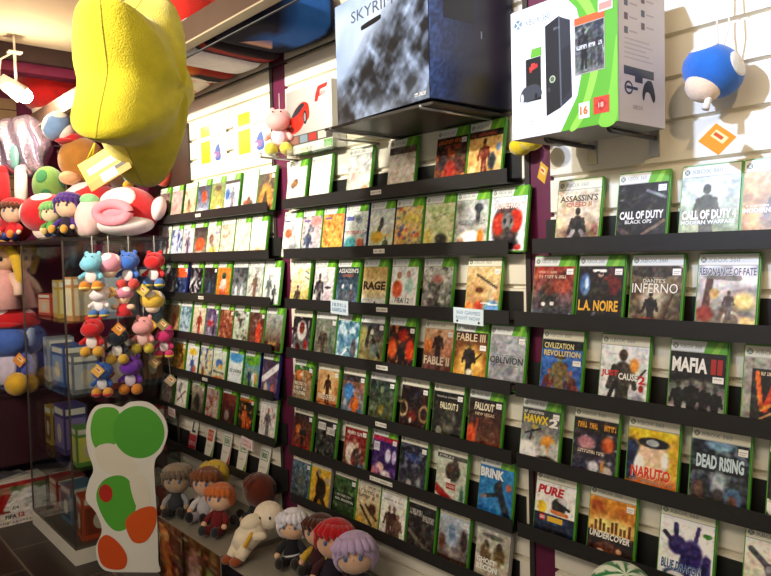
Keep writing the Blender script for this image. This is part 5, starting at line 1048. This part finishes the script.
m = MB(); m.ell((0, 0, .06), (.09, .08, .06)); m.build('body', plush('4c3424'), t)
m = MB(); m.ell((-.09, -.04, .06), (.05, .05, .045)); m.build('snout', plush('dca878'), t)
m = MB(); m.ell((.07, -.05, .07), (.05, .05, .05)); m.build('crown', plush('7cb08c'), t)
t = thing('soft_toy', 'orange and yellow soft toy beneath the star by the cabinet edge', 'soft toy', (-3.70, -.04, Z0+.262), (0, 0, .85))
m = MB(); m.ell((0, 0, .07), (.09, .08, .07)); m.build('body', plush('e0842c'), t)
m = MB(); m.ell((.1, .0, .08), (.06, .07, .08)); m.build('head', plush('d84c34'), t)
# left end of the pile, in the far bay
t = thing('storage_shelf', 'dark shelf board carrying the red capped doll at the far left', 'shelf', (-4.72, -.75, 1.628))
MB().box((-.47, -.60, -.02), (.31, .60, 0)).build('board', DARKM, t)
rag_doll('doll with red cap and red clothes at the far left of the pile', (-4.45, -.53, 1.6285), .26, '5c3420', 'ecc4a0', 'c0242c', '3c4c98', yaw=.85, hat='c4242c', shoes='d8782c')
t = thing('soft_toy', 'red and white soft toy legs sticking up at the far left', 'soft toy', (-4.62, -.46, 1.6285), (0, 0, .85))
m = MB(); m.ell((0, 0, .12), (.10, .09, .12)); m.build('body', plush('c02830'), t)
for k, c in ((-1, 'c4282e'), (1, 'efe2d8')): m = MB(); m.tube([(.045*k, -.02, .16), (.05*k, -.03, .30), (.055*k, -.03, .42)], [.035, .036, .034], n=12); m.ell((.055*k, -.03, .42), .036, n=12, m=8); m.build('leg', plush(c), t)
# crinkled foil bags
t = thing('foil_package', 'crinkled silver and lilac foil wrapped package at far left above the egg', 'package', (-4.60, -.41, 2.03), (0, 0, .85))
m = MB()
def crk(v, d):
    return Vector((v.x*(1+.10*math.sin(31*v.z+9*v.x)), v.y*(1+.35*math.sin(60*v.x+17*v.z)), v.z*(1+.05*math.sin(40*v.x))))
m.ell((0, 0, .17), (.16, .07, .18), n=60, m=36, pw=.7, fn=crk); m.build('wrapping', material('silver_lilac_foil', 'b8a8bc', .22, metal=.75, var=.25, vscale=18, bump=.8, bscale=40), t)
m = MB(); m.ell((-.02, -.07, .1), (.03, .01, .07)); m.build('sticker', plain('6c9c98', .3), t)
t = thing('paper_roll', 'pale lilac tall paper roll standing beside the foil package', 'paper roll', (-4.37, -.17, Z0), (.05, .12, 0))
MB().tube([(0, 0, 0), (0, 0, .56)], .038, n=20).build('roll', plain('c4b4c0', .6), t)

# red cushion mushroom on the overhead shelf near the lamp
toy_mushroom('large red plush mushroom on the overhead shelf beside the glowing lamp', (-4.93, -.14, 2.415), .21, 'd42420', 'f0dcc8', 'f0dcc4', yaw=.8, dirs=((-.9, .3, .5), (.9, .5, .3)), ang=.4)

# lamp
t = thing('spot_lamp', 'glowing white spot lamp on a bracket at the upper left', 'lamp', (-4.30, -.46, 2.43))
m = MB(); m.tube([(.0, -.045, .24), (0, -.045, .06)], .008); m.box((-.03, -.08, .235), (.03, -.01, .243)); m.build('bracket', WHITEP, t)
M = Matrix.Rotation(.0, 4, 'X')
m = MB(); m.tube([(-.03, -.12, .085), (-.015, -.06, .045), (0, -.012, .010)], [.040, .046, .052], n=20); m.build('lamp_housing', WHITEP, t)
m = MB(); m.tube([(0, -.05, .24), (-.03, -.11, .20), (-.02, -.12, .14), (-.03, -.12, .085)], .005, n=8); m.build('cable', plain('e4dccc', .5), t)
em = bpy.data.materials.new('lamp_glow'); em.use_nodes = True; p = em.node_tree.nodes['Principled BSDF']; p.inputs['Emission Color'].default_value = (1, .9, .72, 1); p.inputs['Emission Strength'].default_value = 60
m = MB(); m.ell((.004, -.004, .006), (.040, .040, .040), n=20, m=12); m.build('bulb', em, t)
# beam clamp is fixed to the ceiling by a rod
MB().tube([(.0, -.045, .243), (0, -.045, 2.765-2.43)], .006).build('rod', WHITEP, t)

# ------------------------------------------------------------------ far left: counter, dolls, box on the floor
t = thing('counter', 'dark maroon counter standing against the far left wall', 'counter', (-4.885, -1.2, 0))
MB().box((-.30, -1.5, .30), (.30, 1.05, .71)).build('cabinet_body', DARKM, t)
MB().box((-.30, -1.52, .71), (.315, 1.06, .735)).build('counter_top', material('dark_counter_top', '2c1016', .35, var=.1), t)
MB().box((-.30, -1.5, 0), (.2, 1.05, .30)).build('toe_base', material('black_base', '161012', .6), t)
t = thing('soft_toy', 'big blue soft toy in red cap with white disc sitting on the counter', 'soft toy', (-4.68, -.525, .7355), (0, 0, .85)); t.scale = (.86, .86, 1)
m = MB(); m.ell((0, 0, .155), (.13, .12, .16), n=26, m=16); m.build('body', plush('3c4ca0'), t)
m = MB(); m.cap((0, 0, .155), (.13, .12, .16), (0, -1, .05), .85, lift=1.04); m.build('belly_patch', plush('d8cce0'), t)
m = MB(); m.ell((0, 0, .33), (.17, .14, .12), n=28, m=18); m.ell((0, -.07, .31), (.175, .12, .10), n=28, m=18); m.build('head', plush('4666b4'), t)
for k in (-1, 1):
    m = MB(); m.ell((.165*k, .0, .32), (.03, .06, .06)); m.build('cheek', plush('dcd8e4'), t)
    m = MB(); m.tube([(.10*k, -.02, .23), (.17*k, -.06, .16), (.18*k, -.10, .10)], [.045, .045, .04], n=12); m.build('arm', plush('4454b0'), t)
    m = MB(); m.ell((.13*k, -.15, .06), (.075, .085, .068)); m.build('shoe', plush('d8a830'), t)
    m = MB(); m.ell((.022*k, -.185, .345), (.006, .004, .010), n=8, m=6); m.build('nostril', EYE, t)
m = MB(); m.ell((.02, .01, .43), (.175, .16, .085), n=30, m=16); m.ell((.02, -.09, .405), (.13, .09, .025)); m.build('cap', plush('bc1c22'), t)
m = MB(); m.cap((.02, .01, .43), (.175, .16, .085), (-.05, -.8, .75), .30, lift=1.03); m.build('cap_disc', plush('f0e8e4'), t)
swing_tag(t, (.15, -.14, .2), .032, 'd8882c')
t = thing('rag_doll', 'blond doll in pale pink dress hanging at the far left', 'doll', (-4.62, -.545, 1.236), (0, 0, .85))
m = MB(); m.ell((0, 0, .30), (.085, .08, .085), n=26, m=16); m.build('head', plush('e4b48c'), t)
m = MB(); m.ell((0, .03, .315), (.10, .085, .095), n=26, m=16); m.tube([(.06, -.05, .37), (.10, -.03, .29), (.11, -.02, .19), (.10, -.02, .13)], [.03, .035, .03, .012]); m.tube([(-.04, -.06, .37), (-.09, -.04, .29), (-.105, -.02, .2)], [.03, .035, .012]); m.tube([(.05, -.06, .385), (.0, -.085, .36), (-.06, -.075, .32)], [.02, .03, .015]); m.build('hair', plush('e0b434'), t)
for k in (-1, 1):
    m = MB(); m.ell((.03*k, -.077, .295), (.010, .006, .014), n=10, m=8); m.build('eye', EYE, t)
    m = MB(); m.tube([(.05*k, 0, .2), (.10*k, -.03, .13), (.11*k, -.05, .08)], [.025, .028, .025], n=10); m.build('sleeve', cloth('e4c0a8'), t)
m = MB(); m.tube([(0, 0, .23), (0, 0, .15), (0, 0, .0)], [.045, .06, .105], n=20); m.build('dress', cloth('e4a8a0'), t)
MB().tube([(0, 0, .385), (0, .0, .375+.02)], .003).build('hanger_loop', cloth('c8b8a8'), t)
# box on the floor
t = thing('boxed_football_game', 'white and red football game box standing on the floor at left', 'box', (-4.42, -.63, 0), (0, 0, PI/2))
bw, bh = .42, .255
MB().box((-bw/2, 0, 0), (bw/2, .16, bh)).build('carton', plain('c8c0b8', .4), t)
m = MB(); y = -.0006
m.grid(-bw/2, 0, bw/2, bh, y, raster([G('d8d0c4', '6c7c54'), Fo(.12, -.2, 1.15, 'b02824', 'a87858'), Fo(.48, -.2, 1.1, 'b82c28', 'b48a6c'), Fo(.80, -.2, 1.2, 'e0dcd8', 'b08868'), Ro(0, 0, 1, .30, 'dcd4cc'), Ro(0, .88, 1, .97, 'b83030'), Ro(0, .97, 1, 1, 'dcd4cc'), Mo('8c8478', 16, .68, .5)], 70, 44, 5))
m.disc(.045, .098, .034, .034, y-.0006, 'f2efe9'); m.disc(.045, .098, .030, .030, y-.0008, 'c4bcb4'); m.disc(.045, .098, .027, .027, y-.001, 'f0ece6')
m.text('EA', .026, .089, .064, .108, y-.0014, '6c645e', bold=.03, shear=.25)
m.text('FIFA', -.010, .038, .050, .062, y-.0012, '3c3634', bold=.04); m.text('12', .058, .040, .092, .066, y-.0012, 'b82c28', bold=.04)
scrib(m, -.2, .010, .2, .026, y-.001, '8c8478', random.Random(31))
m.build('printed_front', PRINT, t)
for k, (dx, c, nm) in enumerate(((-.02, '8c8c90', 'grey'), (.0, '54545c', 'charcoal'))):
    t = thing('magazine', 'glossy %s magazine lying on the football game box' % nm, 'magazine', (-4.52+dx*.5, -.60-.05*k, bh+.0005+.008*k), (0, 0, .2+.3*k))
    MB().box((-.07, -.10, 0), (.07, .10, .007)).build('pages', plain('c8c4bc', .4), t)
    MB().box((-.071, -.101, .0071), (.071, .101, .0078)).build('cover', plain(c, .3), t)

# ------------------------------------------------------------------ cardboard standee
t = thing('cardboard_standee', 'white edged cardboard standee printed with green and orange rounded shapes', 'cardboard cut-out', (-3.334, -.34, 0), (0, 0, PI/4))
s = 1/206.
def q(px, py): return ((px-128)*s, (572-py)*s)
outl = smooth_loop([q(*p) for p in [(112, 571.9), (98, 566), (94, 548), (101, 530), (96, 512), (86, 498), (90, 480), (95, 468), (90, 448), (90, 424), (99, 406), (114, 403), (126, 406), (136, 401), (154, 402), (168, 415), (172, 431), (166, 449), (158, 460), (157, 480), (158, 520), (157.5, 560), (156, 571.9)]], 5)
outl = [(a, max(b, .0005)) for a, b in outl]
MB().prism(outl, 0, .006).build('card_panel', plain('e6e2d6', .5), t)
m = MB(); y = -.0006
def blob(pts, c, lv): m.flat(smooth_loop([q(*p) for p in pts], 6), y-.0004*lv, c)
def oval(cx, cy, rx, ry, c, lv): a, b = q(cx, cy); m.disc(a, b, rx*s, ry*s, y-.0004*lv, c, n=40)
blob([(94, 428), (100, 410), (114, 406), (124, 412), (122, 436), (112, 448), (98, 446)], '5fb038', 0)
blob([(98, 448), (110, 442), (124, 446), (134, 456), (142, 466), (134, 474), (116, 474), (102, 466)], 'e4dcc8', 1)
oval(143, 431, 26, 26, '52a636', 2)
blob([(97, 496), (104, 480), (120, 474), (132, 480), (138, 500), (130, 524), (116, 530), (104, 518)], '56a836', 2)
blob([(132, 478), (146, 474), (152, 492), (148, 508), (138, 506)], 'e4dcc8', 3)
blob([(126, 520), (140, 508), (156, 506), (157, 522), (146, 540), (132, 540)], 'd8581c', 4)
blob([(98, 560), (97, 542), (106, 534), (118, 542), (126, 556), (122, 568), (106, 568)], 'd4501c', 4)
oval(107, 492, 7, 9, 'b82c20', 5)
m.build('printed_shapes', CARD, t)
m = MB(); m.box((-.06, .0065, 0), (.06, .009, .5)); m.add([(-.004, .009, 0), (.004, .009, 0), (.004, .12, 0), (-.004, .12, 0), (-.004, .009, .45), (.004, .009, .45)], [(0, 1, 2, 3), (0, 4, 5, 1), (3, 2, 5, 4), (0, 3, 4), (1, 5, 2)]); m.build('easel_back', plain('a8946c', .7), t)

# ------------------------------------------------------------------ crates with dolls on them
def crate(x0, x1, y0, y1, h, label, art):
    t = thing('display_crate', label, 'box', ((x0+x1)/2, (y0+y1)/2, 0))
    w, d = x1-x0, y1-y0
    MB().box((-w/2, -d/2, 0), (w/2, d/2, h)).build('carton', plain('8a8478', .45), t)
    m = MB(); m.grid(-w/2+.001, .01, w/2-.001, h-.001, -d/2-.0006, raster(art, 70, 50, 41)); m.build('printed_front', PRINT, t)
crate(-3.06, -2.47, -.30, .06, .34, 'grey topped display crate with brown picture front under the first dolls',
      [G('4c3424', '7c5434'), Eo(.15, .6, .14, .4, '9c5428', .5), Lo(.05, .9, .2, .1, .05, 'c07838'), Lo(.22, .9, .3, .0, .04, '6c3c20'), Eo(.12, .8, .08, .1, 'c8945c', .5), Mo('a86c3c', 9, .58, .7), Ro(.42, 0, .46, 1, '2c2420'), Eo(.6, .6, .12, .3, 'a88478', .6), Eo(.68, .35, .08, .2, '7c3028', .6), Eo(.85, .4, .12, .4, '8ca05c', .6), Mo('c8c8a0', 10, .66, .6)])
crate(-2.46, -1.60, -.30, .06, .325, 'low dark display crate holding the front group of dolls', [G('1c1a1a', '2a2626'), Mo('4c4440', 8, .6, .6)])
DG = 'dolls sitting along the bottom of the wall'
zc = .3405
rag_doll('small doll in grey brown beanie and black and white clothes, leftmost on the crate', (-3.01, -.235, zc), .235, '6c5c4c', 'b09478', '34343a', '2a2a30', yaw=.9, hat='8c7c68', sleeves='8c8c90', group=DG)
rag_doll('blond haired doll in pale blue clothes behind the grey shirted one', (-2.985, -.08, zc), .235, 'e4bc2c', 'e0b890', 'b8c0d0', 'd0ccd0', yaw=.1, group=DG, hairlen=.55)
rag_doll('brown haired doll in grey shirt and black shoes on the crate', (-2.86, -.17, zc), .25, '7c4420', 'd8a888', 'b4b0b4', 'a4a0a8', yaw=.6, sleeves='c8c4c4', group=DG, shoes='1c1a1c')
rag_doll('orange haired doll in dark red clothes on the crate', (-2.68, -.20, zc), .225, 'c8682c', 'e4b894', '6c1c20', '6c1c20', yaw=.5, group=DG, shoes='28282c')
rag_doll('doll with long auburn hair in dark clothes against the slatted wall', (-2.64, -.05, zc), .25, '5c2414', 'c89878', '24282c', '2a2a2e', yaw=-.9, group=DG, hairlen=1.3)
zc = .3255
t = thing('soft_toy', 'cream soft toy bent forward with yellow belt and brown feet', 'soft toy', (-2.40, -.18, zc-.0), (0, 0, .85), DG); t.scale = (.72, .72, .72)
m = MB(); m.tube([(-.08, -.04, .06), (-.05, -.03, .11), (-.01, -.01, .15), (.03, .0, .18)], [.055, .07, .072, .06], n=20); m.build('body', plush('e8d8bc'), t)
m = MB(); m.ell((.07, .03, .215), (.085, .08, .078), n=28, m=18); m.build('head', plush('ecdcc4'), t)
m = MB(); m.ell((-.015, -.03, .20), (.065, .05, .045), R=R3(0, -.4, 0)); m.ell((.03, -.07, .14), (.045, .025, .025)); m.build('arm', plush('e8d8bc'), t)
m = MB(); m.tube([(-.085+.072*math.cos(a)*.5+.055, -.02+.078*math.sin(a), .115+.06*math.cos(a)) for a in np.linspace(0, 2*PI, 25)], .011, n=8, capped=False); m.build('belt', cloth('d8a428'), t)
for k in (0, 1):
    m = MB(); m.tube([(-.09+.05*k, -.05-.03*k, .08), (-.12+.05*k, -.075-.03*k, .03)], [.036, .03], n=12); m.build('leg', plush('e8d8bc'), t)
    m = MB(); m.ell((-.135+.05*k, -.09-.03*k, .025), (.035, .04, .025)); m.build('foot', plush('8c4420'), t)
for k in (0, 1): m = MB(); m.ell((.035+.055*k, -.048, .228), (.006, .004, .010), n=8, m=6); m.build('eye', EYE, t)
rag_doll('white haired doll in black and white clothes beside the cream soft toy', (-2.235, -.12, zc), .225, 'e4e0ea', 'e4b894', '1c1c22', '1c1c20', yaw=.7, group=DG, sleeves='2a2a30', hairlen=.9, belt='c8c8c8')
rag_doll('dark brown haired doll with yellow trim between white and red haired dolls', (-2.11, -.09, zc), .23, '4c2214', 'dcaa84', '3c1c20', '241c20', yaw=.5, group=DG, sleeves='c8a030', hairlen=.5)
rag_doll('bright red haired doll in dark clothes in the front group', (-1.965, -.14, zc), .265, 'b8141c', 'd8a484', '241c28', '1c1c20', yaw=.75, tilt=.1, group=DG, sleeves='3c1c20', hairlen=.55)
rag_doll('lilac haired doll at the right end of the front group', (-1.80, -.14, zc), .265, 'b8a0c4', 'd8ae90', '2c2430', '1c1c22', yaw=.8, tilt=-.08, group=DG, hairlen=.8)
# striped ball low at right
t = thing('pedestal', 'plain dark pedestal standing below the right bay', 'pedestal', (-.86, -.12, 0))
MB().box((-.10, -.10, 0), (.10, .10, .645)).build('pedestal_body', plain('2a2420', .6), t)
t = thing('striped_ball', 'green and white striped soft ball at the bottom edge of the picture', 'ball', (-.86, -.12, .6455), (.3, .35, 0))
m = MB(); m.ell((0, 0, .075), .078, n=48, m=28)
m.V = [Vector(v) for v in m.V]
for i, v in enumerate(m.V):
    a = math.atan2(v.y, v.x); m.C[i] = lin('1c7c3c' if int((a+PI)/(2*PI)*16) % 2 else 'e4ecd8')
m.build('ball_cover', PLUSHA, t)


# ------------------------------------------------------------------ camera and light
cam = bpy.data.cameras.new('camera'); co = bpy.data.objects.new('camera', cam); COL.objects.link(co)
cam.sensor_width = 36; cam.lens = 700/771*36; cam.clip_start = .01
r = Vector((0.65445241, 0.7557396, -0.02344544)); u = Vector((-0.02004541, 0.04833951, 0.9986298)); f = Vector((-0.75583743, 0.65308571, -0.04678502))
Mx = Matrix((r, u, -f)).transposed().to_4x4(); Mx.translation = (0, -1.54745, 1.5)
co.matrix_world = Mx; SC.camera = co
def spot(loc, aim, power, col, size=60, blend=.8, rad=.04):
    l = bpy.data.lights.new('spot_light', 'SPOT'); o = bpy.data.objects.new('spot_light', l); COL.objects.link(o)
    l.energy = power; l.color = lin(col); l.spot_size = math.radians(size); l.spot_blend = blend; l.shadow_soft_size = rad
    o.location = loc; o.rotation_euler = (Vector(aim)-Vector(loc)).to_track_quat('-Z', 'Y').to_euler(); return o
def area(loc, aim, power, col, sx, sy):  # unseen fill light added to lift lower rows and cabinet, no real fixture
    l = bpy.data.lights.new('fill_light', 'AREA'); o = bpy.data.objects.new('fill_light', l); COL.objects.link(o)
    l.energy = power; l.color = lin(col); l.shape = 'RECTANGLE'; l.size = sx; l.size_y = sy
    o.location = loc; o.rotation_euler = (Vector(aim)-Vector(loc)).to_track_quat('-Z', 'Y').to_euler(); return o
spot((-2.5, -2.5, 2.66), (-2.9, .07, 2.0), 400, 'fff6e4', 46, 1.0)
spot((-1.6, -2.5, 2.66), (-1.85, .07, 1.95), 330, 'fff8ec', 46, 1.0)
spot((-1.15, -2.3, 2.66), (-.62, .07, 2.05), 300, 'bcd2ff', 40, 1.0)
spot((.5, -1.6, 2.66), (-.62, .07, 1.80), 60, 'ffdca8', 50, 1.0)
spot((-2.6, -2.3, 2.66), (-3.9, -.3, 1.85), 300, 'fff0e0', 54, 1.0)
area((-1.2, -2.6, 2.74), (-1.9, -.2, .5), 62, 'fff2e0', 2.5, .6)
l = bpy.data.lights.new('lamp_light', 'POINT'); o = bpy.data.objects.new('lamp_light', l); COL.objects.link(o); o.location = (-4.25, -.53, 2.40); l.energy = 16; l.color = lin('ffe4c0'); l.shadow_soft_size = .04

w = bpy.data.worlds.new('world'); SC.world = w; w.use_nodes = True
w.node_tree.nodes['Background'].inputs[0].default_value = (1, .88, .74, 1); w.node_tree.nodes['Background'].inputs[1].default_value = .4
SC.view_settings.view_transform = 'Standard'; SC.view_settings.look = 'None'; SC.view_settings.gamma = 1; SC.view_settings.exposure = 0.15
try: SC.view_settings.use_curve_mapping = False
except Exception: pass
